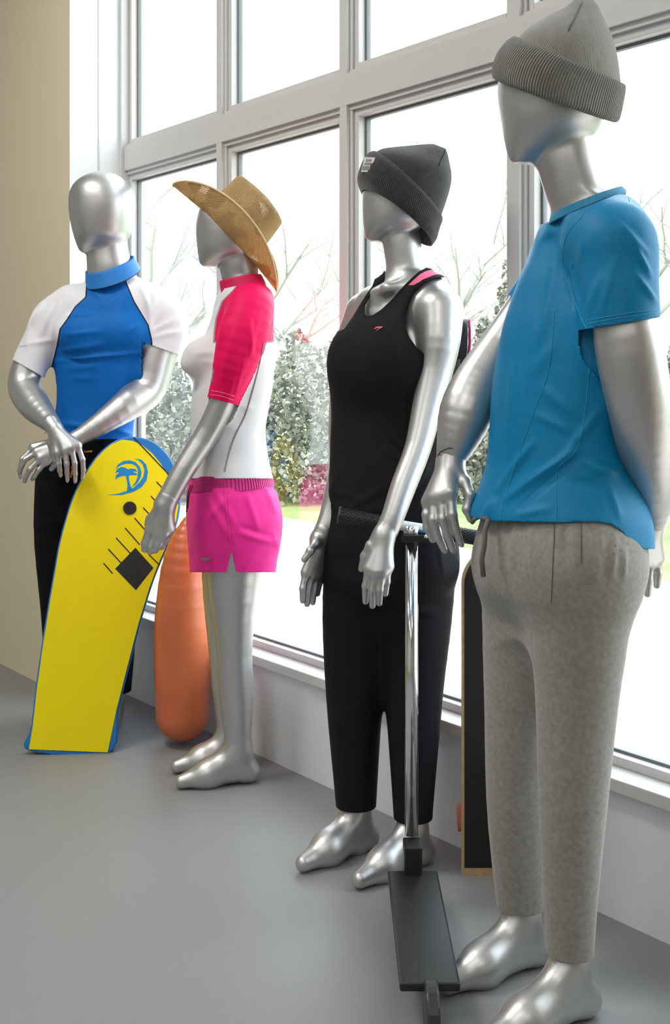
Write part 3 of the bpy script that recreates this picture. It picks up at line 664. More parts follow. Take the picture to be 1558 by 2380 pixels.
V, fc, an, rg = loft([ringpx((518, 690), (618, 664), M2.Y, .086, (-3, -6)), ringpx((515, 672), (612, 650), M2.Y, .080, (-3, -5)), ringpx((512, 655), (606, 639), M2.Y, .075, (-3, -5))], 64, 7)
o = link('collar', V, fc, CRC, M2.root, attrs={'ring': rg}, label='crimson stand collar'); o.modifiers.new('t', 'SOLIDIFY').thickness = .003
# left hand, fingers together, seen from the side
M2.hand([(392, 1156, -.20), (384, 1172, -.20)], (26, 27), [[(350, 1230, -.19), (338, 1262, -.185), (337, 1276, -.18)], [(365, 1240, -.20), (352, 1270, -.20), (349, 1281, -.195)], [(380, 1240, -.20), (368, 1266, -.20), (361, 1278, -.195)], [(395, 1228, -.19), (386, 1252, -.185), (375, 1270, -.185)]], 11.5,
        [(364, 1186, -.175), (347, 1205, -.16), (342, 1218, -.155)], 7.5, 14, .014)
# pink shorts
PINK = (.86, .025, .30)
SHORTS = mat('pink_shorts_fabric', PINK, .6, spec=.25, bump=(30, .12, .003))
S2 = [(1088, 448, 624, .68), (1100, 446, 627, .68), (1130, 440, 632, .68), (1150, 437, 642, .70), (1200, 434, 654, .72), (1250, 437, 651, .72), (1290, 441, 643, .72), (1345, 444, 636, .74)]
f2s = [((540, 1145), (478, 1215), 9, .006), ((480, 1150), (530, 1245), 9, .006), ((500, 1140), (545, 1215), 8, .004), ((560, 1240), (640, 1262), 8, .006), ((560, 1225), (620, 1245), 7, -.004), ((575, 1150), (600, 1230), 8, .005), ((600, 1290), (560, 1320), 8, .004), ((615, 1130), (640, 1190), 7, .005), ((475, 1180), (450, 1240), 9, .003), ((635, 1240), (650, 1290), 6, .004)]
def cuts(V, x, y):
    d = np.minimum(y-(1112-(x-455)*.08), 1330-y)
    notch = (V[:, 1] < M2.Y-.02)
    return np.where(notch, np.minimum(d, np.maximum(np.abs(x-538)-(y-1275)*.20, (1275-y))), d)
M2.cloth('shorts', [(stack(S2, M2.Y, M2.psi, .004, e=2.3), 0)], SHORTS, .005, f2s, -.13, (.002, 22), cuts,
         lambda V, x, y: {'seam': np.where(V[:, 1] < M2.Y, np.minimum(np.abs(x-np.interp(y, [1120, 1280], [519, 540])), np.abs(x-np.interp(y, [1120, 1280], [526, 548]))), 50)}, 'pink shorts')
WB = mat('pink_waistband', (.80, .02, .28), .65); wave_bump(WB, 'ang', 90, .004, 1.0)
V, fc, an, rg = loft([ringpx((441, 1138), (638, 1126), M2.Y, .176, (-2, 10), 2.3), ringpx((444, 1126), (635, 1112), M2.Y, .174, (-2, 8), 2.3), ringpx((446, 1118), (632, 1104), M2.Y, .175, (-2, 7), 2.3), ringpx((449, 1106), (627, 1092), M2.Y, .171, (-2, 6), 2.3), ringpx((452, 1104), (623, 1089), M2.Y, .164, (-2, 6), 2.3)], 140, 14)
link('waistband', V, fc, WB, bpy.data.objects['shorts'], attrs={'ang': an}, label='gathered elastic waistband')
CORD = mat('dark_cord', (.25, .0, .07), .7)
for k_ in range(2):
    b = MB(); b.tube([M2.p(448-k_*5, 1128, -.14), M2.p(440-k_*4, 1150, -.15), M2.p(436-k_*2, 1182+k_*8, -.15)], .0022, 8); b.build('drawstring', CORD, bpy.data.objects['shorts'], True)
BADGE = mat('pewter_badge', (.25, .22, .17), .4, .7)
b = MB(); b.box(M2.p(480, 1300, -.168), (.014, .0015, .0035)); bd = b.build('badge', BADGE, bpy.data.objects['shorts'], bevel=.001, label='small metal badge')

# straw hat: saddle brim and pinched crown, in the hat's own tilted axes
STRAW = mat('straw_weave', (.66, .44, .19), .75)
def straw_holes(m):
    nt = m.node_tree; b = nt.nodes['Principled BSDF']; b.inputs['Transmission Weight'].default_value = 0
    au = nt.nodes.new('ShaderNodeAttribute'); au.attribute_name = 'u'; av = nt.nodes.new('ShaderNodeAttribute'); av.attribute_name = 'v'
    def wv(a, fq):
        mu = nt.nodes.new('ShaderNodeMath'); mu.operation = 'MULTIPLY'; mu.inputs[1].default_value = fq
        si = nt.nodes.new('ShaderNodeMath'); si.operation = 'SINE'; nt.links.new(a.outputs['Fac'], mu.inputs[0]); nt.links.new(mu.outputs[0], si.inputs[0]); return si
    a, c = wv(au, 130), wv(av, 20*6.283)
    pr = nt.nodes.new('ShaderNodeMath'); pr.operation = 'MULTIPLY'; nt.links.new(a.outputs[0], pr.inputs[0]); nt.links.new(c.outputs[0], pr.inputs[1])
    bp = nt.nodes.new('ShaderNodeBump'); bp.inputs['Strength'].default_value = .7; bp.inputs['Distance'].default_value = .003
    nt.links.new(pr.outputs[0], bp.inputs['Height']); nt.links.new(bp.outputs[0], b.inputs['Normal'])
    mx = nt.nodes.new('ShaderNodeMix'); mx.data_type = 'RGBA'; mr = nt.nodes.new('ShaderNodeMapRange'); mr.inputs[1].default_value = -.6; mr.inputs[2].default_value = .5
    nt.links.new(pr.outputs[0], mr.inputs[0]); nt.links.new(mr.outputs[0], mx.inputs[0])
    mx.inputs[6].default_value = (.42, .25, .09, 1); mx.inputs[7].default_value = (.90, .66, .33, 1); nt.links.new(mx.outputs[2], b.inputs['Base Color'])
    # open gaps in the weave, in loose patches
    t = nt.nodes.new('ShaderNodeTexCoord'); n = nt.nodes.new('ShaderNodeTexNoise'); n.inputs['Scale'].default_value = 14; nt.links.new(t.outputs['Object'], n.inputs['Vector'])
    g1 = nt.nodes.new('ShaderNodeMath'); g1.operation = 'GREATER_THAN'; g1.inputs[1].default_value = .50; nt.links.new(n.outputs['Fac'], g1.inputs[0])
    g2 = nt.nodes.new('ShaderNodeMath'); g2.operation = 'LESS_THAN'; g2.inputs[1].default_value = -.42; nt.links.new(pr.outputs[0], g2.inputs[0])
    hl = nt.nodes.new('ShaderNodeMath'); hl.operation = 'MULTIPLY'; nt.links.new(g1.outputs[0], hl.inputs[0]); nt.links.new(g2.outputs[0], hl.inputs[1])
    iv = nt.nodes.new('ShaderNodeMath'); iv.operation = 'SUBTRACT'; iv.inputs[0].default_value = 1; nt.links.new(hl.outputs[0], iv.inputs[1]); nt.links.new(iv.outputs[0], b.inputs['Alpha'])
    tl = nt.nodes.new('ShaderNodeBsdfTranslucent'); tl.inputs[0].default_value = (.7, .42, .15, 1); ms = nt.nodes.new('ShaderNodeMixShader'); ms.inputs[0].default_value = .32
    out = nt.nodes['Material Output']; nt.links.new(b.outputs[0], ms.inputs[1]); nt.links.new(tl.outputs[0], ms.inputs[2]); nt.links.new(ms.outputs[0], out.inputs[0])
straw_holes(STRAW)
k = M2.Y/F
e1 = np.array([240, 0, -245.]); e1 /= np.linalg.norm(e1); e3 = np.array([.71, 0, .70]); e2 = np.array([0, -1., 0])       # back, up, towards the room
O = M2.p(540, 538)
nb = 128; V = []; U_ = []; V_ = []
A0, B0, A1, B1 = 84*k, .093, 171*k, .175
nr = 26
for i in range(nr):
    t = i/(nr-1)
    for j in range(nb):
        th = 2*math.pi*j/nb; c, s_ = math.cos(th), math.sin(th)
        a = A0+(A1-A0)*t; b_ = B0+(B1-B0)*t
        lift = .078*t**1.3*abs(s_)**1.6-.012*t*(abs(c)**3)
        V.append(O+e1*a*c+e2*b_*s_*(1-.13*t*abs(s_))+e3*(lift-.018)); U_.append(th); V_.append(t)
fcs = [(i*nb+j, i*nb+(j+1) % nb, (i+1)*nb+(j+1) % nb, (i+1)*nb+j) for i in range(nr-1) for j in range(nb)]
hat = empty('straw_hat', M2.p(560, 500)); hat.parent = M2.root; hat.matrix_parent_inverse = Matrix.Translation(-Vector(M2.root.location)); hat['label'] = 'woven straw hat with curled brim'
br = link('brim', V, fcs, STRAW, None, attrs={'u': U_, 'v': V_})
rim = MB(); rp_ = [V[(nr-1)*nb+j] for j in range(nb)]; rim.tube(rp_+[rp_[0]], .0035, 8, False); EDGE = mat('straw_binding', (.62, .43, .22), .7)
ed = rim.build('brim_edge', EDGE, None, True)
rings = []
for i in range(22):
    t = i/21; h_ = 130*k*(1-(1-t)**1.25)
    f_ = 1-.13*t
    if t > .8: f_ *= 1-.62*((t-.8)/.2)**2.2
    rings.append((O+e3*(h_-.018)+e1*(-.012*t), e1*A0*f_*(1.0), e2*B0*f_*(1-.12*t), 2.0))
Vc, fc, an, rg = loft(rings, nb)
Vc, Ff = cap_last(Vc, fc, nb)
rel = Vc-O; x1 = rel@e1; y2 = rel@e2; z3 = rel@e3
top = np.clip((z3-45*k)/(60*k), 0, 1)
pinch = np.exp(-((x1+.045)/.035)**2)*np.sign(y2)*top*.018*np.clip(np.abs(y2)/.03, 0, 1)
crease = np.exp(-(y2/.028)**2)*top**2*.022*np.exp(-((x1+.0)/.07)**2)
Vc = Vc-e2*pinch[:, None]-e3*crease[:, None]
cr = link('crown', Vc, Ff, STRAW, None, attrs={'u': np.r_[an, 0], 'v': np.r_[rg*.9, .9]})
for o_ in (br, ed, cr):
    o_.parent = hat; o_.matrix_parent_inverse = Matrix.Translation(-Vector(M2.p(560, 500)))
for o_ in (br, cr): so = o_.modifiers.new('thickness', 'SOLIDIFY'); so.thickness = .0015

# ------------------------------------------------------------------ mannequin in the black tank top
M3 = Mannequin(2.81, math.radians(45), 'silver mannequin in a charcoal beanie, black tank top and black trousers', 910)
H3 = [(352, 900, 975, .95), (362, 878, 995, .95), (385, 860, 1010, .95), (410, 848, 1016, .95), (440, 843, 1017, .95), (480, 842, 1010, .95), (505, 843, 1002, .95), (522, 844, 988, .95), (535, 846, 968, .92), (545, 848, 940, .9), (553, 851, 910, .85), (561, 858, 893, .8)]
N3 = [(530, 888, 972, .98), (570, 890, 980, .98), (610, 896, 988, .98), (640, 897, 998, .95), (670, 885, 1016, .85), (700, 868, 1035, .7)]
T3 = [(632, 900, 1000, .9), (648, 884, 1024, .72), (668, 866, 1042, .64), (695, 846, 1052, .60), (730, 825, 1054, .6), (770, 812, 1055, .6), (820, 798, 1056, .62), (870, 784, 1052, .62), (920, 779, 1045, .62), (970, 778, 1036, .62), (1030, 776, 1020, .62), (1090, 774, 1018, .64), (1150, 768, 1022, .6), (1200, 762, 1030, .58), (1260, 760, 1040, .58), (1300, 762, 1044, .58)]
def torso3(off, kb=.035): return [(stack(T3, M3.Y, M3.psi, off, e=2.2), .02), (M3.L([(1000, 700, -.06), (1020, 716, -.10)], [44, 44], 4, off), .05), (M3.L([(862, 705, .06), (846, 722, .10)], [38, 38], 4, off), .05),
                         (ellip(M3.p(833, 832, -.018), (.056, .058, .058), off=off), kb), (ellip(M3.p(918, 838, -.10), (.06, .05, .06), off=off), kb)]
A3L = [(1026, 722, -.11), (1024, 790, -.135), (1014, 860, -.145), (995, 940, -.165), (972, 1040, -.20), (938, 1130, -.235), (914, 1200, -.26), (900, 1232, -.265)]; R3L = [52, 47, 40, 36, 31, 30, 27, 27]
A3R = [(846, 724, .10), (818, 790, .125), (800, 900, .13), (793, 1000, .11), (793, 1080, .08), (778, 1150, .05), (764, 1205, .03), (750, 1240, .02)]; R3R = [40, 36, 32, 30, 28, 25, 23, 23]
LEG3 = lambda off: [(M3.L([(850, 1280, .05), (830, 1450, .05), (825, 1650, .06), (830, 1980, .09)], [90, 72, 56, 32], 14, off), .03), (M3.L([(965, 1280, .0), (968, 1450, .0), (962, 1650, .0), (960, 1985, .0)], [92, 74, 56, 32], 14, off), .03)]
b3 = [(stack(H3, M3.Y, 0), 0), (stack(N3, M3.Y, 0), .012)]+torso3(-.005)+[(M3.L(A3L, R3L, 22), .02), (M3.L(A3R, R3R, 20), .02)]+LEG3(-.014)
b3 += [(rcone(M3.p(905, 668, -.075), M3.p(985, 655, -.06), 9/M3.s, 7/M3.s), .03), (rcone(M3.p(893, 672, -.06), M3.p(860, 690, .03), 8/M3.s, 7/M3.s), .03)]
for q, dy in ((830, .09), (960, .0)):
    a_ = M3.p(q, 1900, dy); b3 += foot(M3, (a_[0], a_[1], .10), (a_[0]-.13, a_[1]-.12, .022))
M3.body(b3)
TANK = mat('black_tank_fabric', (.011, .0095, .0115), .85, spec=.2, bump=(90, .15, .0015)); band_mix(TANK, 'strap', [(0, 1e6, (.85, .16, .30))]); band_mix(TANK, 'edge', [(-1e6, 6.5, (.006, .006, .007))])
tank = [(1004, 600), (1000, 618), (975, 630), (955, 648), (935, 668), (912, 695), (888, 718), (868, 732), (853, 735), (846, 726), (848, 708), (858, 688), (874, 668), (892, 652), (894, 600), (885, 600), (866, 664), (852, 684), (838, 706), (820, 736), (800, 765), (700, 800), (700, 1192), (1150, 1192), (1150, 835), (1060, 835), (985, 822), (968, 806), (952, 784), (942, 758), (940, 735), (946, 705), (960, 678), (985, 656), (1012, 645), (1036, 642), (1055, 650), (1072, 668), (1090, 700), (1100, 660), (1060, 620)]
def cut3(V, x, y): return poly_sd(x, y, tank)
def strap3(V, x, y):
    sL = poly_sd(x, y, [(945, 664), (966, 641), (992, 628), (1018, 622), (1060, 628), (1080, 660), (1060, 652), (1040, 640), (1012, 641), (985, 652), (962, 664)])
    sR = poly_sd(x, y, [(846, 692), (868, 662), (890, 646), (898, 658), (882, 672), (866, 692)])
    return {'strap': np.maximum(sL, sR)-1.5, 'edge': poly_sd(x, y, tank)}
f3 = [((850, 860), (945, 1050), 12, .004), ((800, 790), (850, 700), 6, .003), ((812, 790), (858, 712), 5, .003), ((905, 780), (930, 720), 8, .003), ((870, 960), (965, 1075), 8, .004), ((800, 1190), (900, 1130), 10, .004), ((780, 1105), (770, 1160), 8, .006), ((900, 1050), (990, 1090), 9, .004), ((1000, 1060), (960, 1150), 7, .006), ((1005, 1100), (965, 1175), 7, .005), ((935, 900), (945, 1010), 8, .003), ((772, 1140), (840, 1160), 8, .004)]
M3.cloth('tank_top', torso3(.006, .11), TANK, .0045, f3, -.09, (.002, 18), cut3, strap3, 'black tank top with pink shoulder straps', rel=2)
LOGO = mat('coral_print', (.75, .10, .13), .6)
def decal(name, pts, m, parent, p, thick=.0012, label=None):
    """thin raised print: a polygon of pixel points placed by p(px, py)"""
    A = [p(*q) for q in pts]; n = len(A); nrm = np.cross(A[1]-A[0], A[2]-A[0]); nn = np.zeros(3)
    for i in range(n): nn += np.cross(A[i]-A[0], A[(i+1) % n]-A[0])
    nn /= np.linalg.norm(nn)
    if nn[1] > 0: nn = -nn
    o = link(name, [a for a in A]+[a+nn*thick for a in A], [tuple(range(n, 2*n))]+[(i, (i+1) % n, (i+1) % n+n, i+n) for i in range(n)], m, parent, False, label); return o
M3B = M3.p(886, 768)
def on_surface(M, prims, off, px, py, d0=-.3, d1=.15):
    """depth at which the sight line first meets a modelled surface"""
    t = np.linspace(M.Y+d0, M.Y+d1, 900); pts = np.array([P(px, py, q) for q in t]); d = evalf(prims, *pts.T)-off
    i = np.argmax(d < 0); return pts[i] if d.min() < 0 else P(px, py, M.Y)
t3 = torso3(.006, .11)
ps = lambda x, y: on_surface(M3, t3, .003, x, y)
for nm, q in (('print_mark', [(869, 766), (874, 761), (882, 759), (891, 760), (888, 761.5), (881, 762), (874, 764)]), ('print_mark', [(882, 759), (891, 760), (882, 765), (873, 771), (879, 765), (884, 762)])):
    decal(nm, q, LOGO, bpy.data.objects['tank_top'], ps, .001, 'small coral swoosh-like mark')
PANT3 = mat('black_trousers_navy_sheen', (.006, .006, .009), .7, bump=(50, .2, .002), spec=.2)
W3 = [(1160, 764, 1024, .58), (1200, 760, 1035, .58), (1250, 758, 1046, .6), (1310, 758, 1052, .6), (1350, 775, 1035, .7), (1390, 820, 990, .6)]
M3.cloth('trousers', [(stack(W3, M3.Y, M3.psi, .002, e=2.3), 0)]+[(p_, .04) for p_, _ in LEG3(.008)], PANT3, .0065, [((1020, 1260), (1030, 1330), 5, .003)], -.1, (.002, 16), lambda V, x, y: np.minimum(V[:, 2]-.12, y-1172), None, 'black trousers')
M3.hand([(903, 1224, -.265), (893, 1244, -.27)], (27, 27), [[(858, 1320, -.29), (850, 1362, -.29), (850, 1398, -.27)], [(873, 1328, -.30), (866, 1372, -.30), (866, 1408, -.28)], [(888, 1328, -.30), (883, 1370, -.30), (882, 1402, -.28)], [(902, 1316, -.29), (899, 1352, -.29), (896, 1380, -.28)]], 9.5,
        [(862, 1268, -.275), (848, 1292, -.27), (841, 1322, -.265)], 9, 15, .014)
M3.hand([(754, 1232, .02), (744, 1252, .02)], (23, 23), [[(712, 1330, 0), (704, 1368, -.01), (704, 1396, -.01)], [(724, 1336, .01), (716, 1376, 0), (714, 1404, 0)], [(736, 1336, .02), (730, 1374, .02), (727, 1400, .02)], [(746, 1326, .03), (742, 1356, .03), (738, 1380, .03)]], 9,
        [(735, 1262, -.01), (722, 1280, -.03), (708, 1300, -.035)], 8.5, 13, .014)
def knit(name, c, c2, ribs, dist, dark, strength=1):
    m = mat(name, c, .95, sheen=.3, bump=(120, .35, .003), var=(60, c2, .8)); wave_bump(m, 'ang', ribs, dist, strength, dark); return m
CH = knit('charcoal_knit', (.015, .014, .016), (.026, .025, .028), 150, .0012, None, .5); CH2 = knit('charcoal_knit_crown', (.025, .024, .026), (.042, .040, .042), 150, .001, None, .35)
def beanie(M, cuff, crown, mats, label, n=260, hats='beanie'):
    c0 = cuff[0][0]
    rt = empty(hats, c0); rt.parent = M.root; rt.matrix_parent_inverse = Matrix.Translation(-Vector(M.root.location)); rt['label'] = label
    V, fc, an, rg = loft(cuff, n, 26); a = link('cuff', V, fc, mats[0], None, attrs={'ang': an})
    so = a.modifiers.new('t', 'SOLIDIFY'); so.thickness = .005; so.offset = -1
    V, fc, an, rg = loft(crown, n, 40); V, Ff = cap_last(V, fc, n); b = link('crown', V, Ff, mats[1], None, attrs={'ang': np.r_[an, 0]})
    for o_ in (a, b): o_.parent = rt; o_.matrix_parent_inverse = Matrix.Translation(-Vector(c0))
    return rt
Y3 = M3.Y
cuff3 = [ringpx((846, 446), (1002, 566), Y3, .098, (4, -26)), ringpx((838, 428), (1010, 556), Y3, .101, (9, -18)), ringpx((836, 410), (1014, 543), Y3, .103, (10, -12)), ringpx((846, 380), (1019, 526), Y3, .103, (10, -11)), ringpx((858, 361), (1024, 512), Y3, .101, (10, -10)), ringpx((869, 356), (1022, 506), Y3, .096, (10, -10))]
crown3 = [ringpx((868, 362), (1022, 512), Y3, .098, (10, -10)), ringpx((876, 352), (1037, 470), Y3, .099, (8, -8)), ringpx((892, 345), (1048, 432), Y3, .096, (5, -5)), ringpx((920, 341), (1050, 405), Y3, .086, (3, -2)), ringpx((952, 338), (1046, 380), Y3, .066, (0, 0)), ringpx((985, 335), (1041, 357), Y3, .040, (0, 0)), ringpx((1008, 334), (1036, 345), Y3, .018, (0, 0))]
bn3 = beanie(M3, cuff3, crown3, (CH, CH2), 'charcoal knitted beanie with a small woven label')
WLAB = mat('woven_label', (.62, .60, .60), .8); WLB2 = mat('woven_label_grey', (.22, .22, .22), .8)
lc = M3.p(856, 383, -.055)
lb = MB(); Lx = np.array([.75, -.62, -.15]); Lx /= np.linalg.norm(Lx); Lz = np.array([.33, 0, .94]); Lz -= Lx*(Lz@Lx); Lz /= np.linalg.norm(Lz); Ln = np.cross(Lx, Lz)
lb.box(lc, (.0155, .0185, .0012), np.stack([Lx, Lz, Ln], 1)); lo_ = lb.build('woven_label', WLAB, bn3.children[0], bevel=.0006, label='small white woven label')
lb = MB(); lb.box(lc+Ln*.0008-Lz*.009, (.0135, .005, .0012), np.stack([Lx, Lz, Ln], 1)); lb.build('label_band', WLB2, lo_)
for t_, dz in (('EAR', .010), ('NSPI', .001)): text(t_, .010, lc+Ln*.0018+Lz*dz, Lx, Lz, WLB2, lo_)

# ------------------------------------------------------------------ mannequin in the blue T-shirt
M4 = Mannequin(2.21, math.radians(55), 'silver mannequin in a grey beanie, blue T-shirt and grey sweatpants, nearest on the right', 1300)
H4 = [(88, 1262, 1360, 1), (98, 1232, 1385, 1), (118, 1205, 1402, 1), (145, 1178, 1415, 1), (185, 1160, 1421, 1), (225, 1159, 1420, 1), (262, 1163, 1410, 1), (285, 1167, 1402, 1), (305, 1170, 1388, .97), (322, 1173, 1365, .95), (338, 1176, 1335, .92), (352, 1179, 1305, .9), (364, 1183, 1275, .87), (373, 1187, 1254, .85), (380, 1196, 1240, .85)]
N4 = [(300, 1240, 1385, .95), (340, 1244, 1386, .95), (380, 1248, 1395, .95), (420, 1259, 1408, .95), (460, 1271, 1425, .92), (500, 1284, 1448, .85), (540, 1275, 1470, .75)]
T4 = [(452, 1335, 1440, .9), (470, 1300, 1462, .74), (505, 1282, 1484, .66), (560, 1262, 1496, .64), (600, 1245, 1498, .64), (650, 1222, 1492, .66), (700, 1204, 1484, .66), (760, 1186, 1476, .68), (850, 1168, 1462, .68), (920, 1158, 1450, .68), (1000, 1153, 1443, .70), (1080, 1146, 1450, .72), (1140, 1128, 1468, .76), (1185, 1111, 1484, .78), (1215, 1108, 1492, .80), (1270, 1112, 1496, .80)]
B4 = [(r[0], r[1]+(14 if r[0] < 1000 else 30), r[2]-(14 if r[0] < 1000 else 30), r[3]) for r in T4[1:]]
def sh4(off): return [(M4.L([(1400, 545, -.10), (1432, 560, -.15)], [66, 66], 4, off), .06), (M4.L([(1320, 570, .08), (1298, 595, .12)], [42, 42], 4, off), .06)]
A4L = [(1438, 560, -.15), (1444, 640, -.165), (1450, 730, -.175), (1464, 810, -.18), (1478, 890, -.175), (1492, 965, -.16), (1502, 1030, -.13), (1514, 1100, -.08), (1520, 1160, -.03), (1517, 1205, 0)]; R4L = [62, 66, 72, 79, 77, 73, 68, 58, 47, 36]
A4R = [(1296, 605, .13), (1238, 690, .16), (1180, 780, .165), (1135, 850, .15), (1105, 905, .135), (1084, 960, .12), (1066, 1015, .11), (1052, 1054, .11)]; R4R = [42, 44, 48, 54, 60, 63, 50, 37]
LEG4 = lambda off: [(M4.L([(1350, 1330, -.09), (1340, 1600, -.09), (1330, 1900, -.09), (1325, 2280, -.07)], [120, 88, 66, 42], 14, off), .03), (M4.L([(1240, 1330, .09), (1215, 1600, .09), (1205, 1900, .1), (1215, 2200, .12)], [112, 82, 62, 40], 14, off), .03)]
b4 = [(stack(H4, M4.Y, 0), 0), (stack(N4, M4.Y, 0), .02)]+[(stack(B4, M4.Y, M4.psi, 0, e=2.2), .03)]+sh4(-.012)+[(M4.L(A4L, R4L, 24), .03), (M4.L(A4R, R4R, 22), .03)]+LEG4(-.015)
for q, dy in ((1325, -.07), (1215, .12)):
    a_ = M4.p(q, 2200, dy); b4 += foot(M4, (a_[0], a_[1], .10), (a_[0]-.16, a_[1]-.10, .022))
M4.body(b4)
TEE = mat('blue_mesh_polyester', (.0, .20, .42), .5, spec=.25); weave(TEE, 420, .0012, .35); 
slv4 = [(M4.L([(1400, 548, -.10), (1434, 562, -.15), (1443, 620, -.16), (1446, 690, -.17), (1450, 790, -.175)], [72, 80, 85, 87, 88], 14), .05), (M4.L([(1315, 570, .08), (1296, 595, .12), (1266, 640, .15), (1232, 692, .16), (1205, 735, .165)], [44, 48, 48, 47, 48], 10), .04)]
T4P = [(stack(T4, M4.Y, M4.psi, .0, e=2.3), .03)]
cpl = M4.p(1366, 474); cp1 = M4.p(1287, 508); cp2 = M4.p(1443, 440); cn = np.cross(cp2-cp1, np.array([0, 1., -.12])); cn /= np.linalg.norm(cn); cn = cn if cn[2] > 0 else -cn
def cut4(V, x, y):
    hem = np.interp(x, [1080, 1125, 1290, 1390, 1425, 1450, 1470, 1500], [1196, 1210, 1214, 1212, 1219, 1237, 1262, 1276])
    d = hem-y
    sv = nearer(V, slv4, T4P, -.003); ar = sv & (V[:, 1] < M4.Y-.03) & (y > 660); d[ar] = ((764-(x-1368)*.165)-y)[ar]
    k_ = sv & (V[:, 1] > M4.Y+.03) & (y > 600); d[k_] = -((x-1204)*-.5+(y-697)*.85)[k_]
    return np.minimum(d, y-(514-(x-1279)*.40))
def seam4(V, x, y):
    L_ = [[(1376, 462), (1355, 500), (1322, 540), (1309, 580), (1310, 620), (1330, 680), (1352, 740)], [(1372, 770), (1370, 850), (1362, 940), (1342, 1040), (1300, 1085), (1294, 1120), (1293, 1214)], [(1342, 1040), (1300, 1070), (1180, 1165)], [(1290, 720), (1275, 860), (1240, 960), (1205, 1060), (1170, 1170), (1165, 1212)]]
    d = np.min([line_sd(x, y, l) for l in L_], 0)
    hm = np.abs(y-(752-(x-1368)*.165)); hm2 = np.abs(y-(742-(x-1368)*.165)); cuf = np.where((V[:, 1] < M4.Y-.08) & (y > 690) & (y < 780) & (x > 1360), np.minimum(hm, hm2), 50)
    return {'seam': np.where(V[:, 1] < M4.Y+.03, np.minimum(d, cuf), 50)}
f4 = [((1342, 1045), (1180, 1160), 9, .010), ((1240, 1030), (1160, 1140), 9, .008), ((1345, 1062), (1210, 1180), 7, -.006), ((1395, 950), (1310, 1065), 9, .006), ((1210, 860), (1215, 1040), 9, .004), ((1190, 850), (1185, 1060), 8, .005),
      ((1300, 570), (1255, 800), 12, .006), ((1285, 640), (1250, 760), 9, -.005), ((1335, 620), (1358, 760), 8, .008), ((1348, 640), (1366, 750), 6, -.008), ((1310, 610), (1340, 720), 7, -.006),
      ((1440, 520), (1505, 590), 8, .005), ((1468, 560), (1512, 640), 7, .006), ((1480, 640), (1525, 700), 7, .005), ((1400, 640), (1370, 720), 10, .004), ((1360, 560), (1330, 640), 10, .004), ((1430, 600), (1395, 740), 10, .003),
      ((1365, 1075), (1440, 1110), 11, .007), ((1380, 1100), (1450, 1085), 9, .006), ((1330, 1120), (1400, 1130), 10, -.004), ((1410, 1120), (1440, 1200), 8, .005), ((1260, 900), (1330, 960), 12, .004), ((1240, 960), (1320, 1000), 10, .004),
      ((1390, 850), (1415, 980), 10, .005), ((1375, 830), (1400, 900), 7, .006), ((1150, 1160), (1125, 1205), 9, .006), ((1290, 800), (1240, 870), 14, .004), ((1200, 1200), (1280, 1180), 9, .004)]
M4.cloth('t_shirt', [(stack(T4, M4.Y, M4.psi, .0, e=2.3), .03), (stack(N4[4:], M4.Y, 0, .004), .02)]+sh4(.004)+slv4, TEE, .005, f4, -.13, (.003, 15), cut4, seam4, 'blue mesh sports T-shirt', rel=2, under=(T4P, lambda V, x, y: np.minimum(y-640, 1190-y), None))
RIB = mat('blue_rib_collar', (.0, .22, .40), .6); wave_bump(RIB, 'ang', 220, .0008, .6)
V, fc, an, rg = loft([ringpx((1280, 522), (1452, 450), M4.Y, .088, (0, -6)), ringpx((1281, 511), (1453, 444), M4.Y, .083, (0, -6)), ringpx((1284, 500), (1445, 436), M4.Y, .077, (0, -6))], 120, 8)
o = link('collar', V, fc, RIB, M4.root, attrs={'ang': an}, label='ribbed neckband'); o.modifiers.new('t', 'SOLIDIFY').thickness = .003
SWEAT = mat('grey_marl_jersey', (.23, .215, .195), .9, sheen=.3, var=(110, (.30, .285, .265), .9), bump=(70, .2, .002))
W4 = [(1170, 1132, 1470, .76), (1215, 1128, 1472, .78), (1260, 1120, 1474, .80), (1320, 1118, 1468, .80), (1380, 1140, 1440, .76), (1450, 1210, 1370, .6)]
f4p = [((1200, 1215), (1190, 1320), 10, .006), ((1235, 1220), (1240, 1330), 9, .005), ((1330, 1225), (1345, 1330), 10, .007), ((1360, 1230), (1375, 1340), 8, .006), ((1400, 1230), (1385, 1330), 9, .007), ((1430, 1245), (1420, 1340), 8, .007), ((1450, 1270), (1448, 1340), 6, .006), ((1310, 1225), (1318, 1290), 6, -.005), ((1160, 1215), (1165, 1330), 9, .005)]
M4.cloth('sweatpants', [(stack(W4, M4.Y, M4.psi, -.004, e=2.3), 0)]+[(p_, .08) for p_, _ in LEG4(.008)], SWEAT, .007, f4p, -.13, (.003, 14), lambda V, x, y: np.minimum(V[:, 2]-.13, y-1180),
         lambda V, x, y: {'seam': np.where((V[:, 1] < M4.Y) & (y < 1900), np.minimum(line_sd(x, y, [(1287, 1210), (1288, 1238), (1284, 1330), (1280, 1900)]), line_sd(x, y, [(1352, 1210), (1352, 1330)])), 50)}, 'light grey sweatpants')
CORDG = mat('grey_cord', (.16, .15, .135), .9); wave_bump(CORDG, 'ang', 1, .001)
b = MB(); b.tube([M4.p(1098, 1214, .03), M4.p(1104, 1206, .01), M4.p(1118, 1200, -.01), M4.p(1134, 1206, -.05)], .0045, 8); b.build('drawcord', CORDG, bpy.data.objects['sweatpants'], True, 'grey cord end')
b = MB(); b.tube([M4.p(1136, 1208, -.05), M4.p(1128, 1230, -.07), M4.p(1126, 1270, -.075), M4.p(1120, 1300, -.07), M4.p(1124, 1340, -.07)], .005, 8); b.build('drawcord', CORDG, bpy.data.objects['sweatpants'], True)
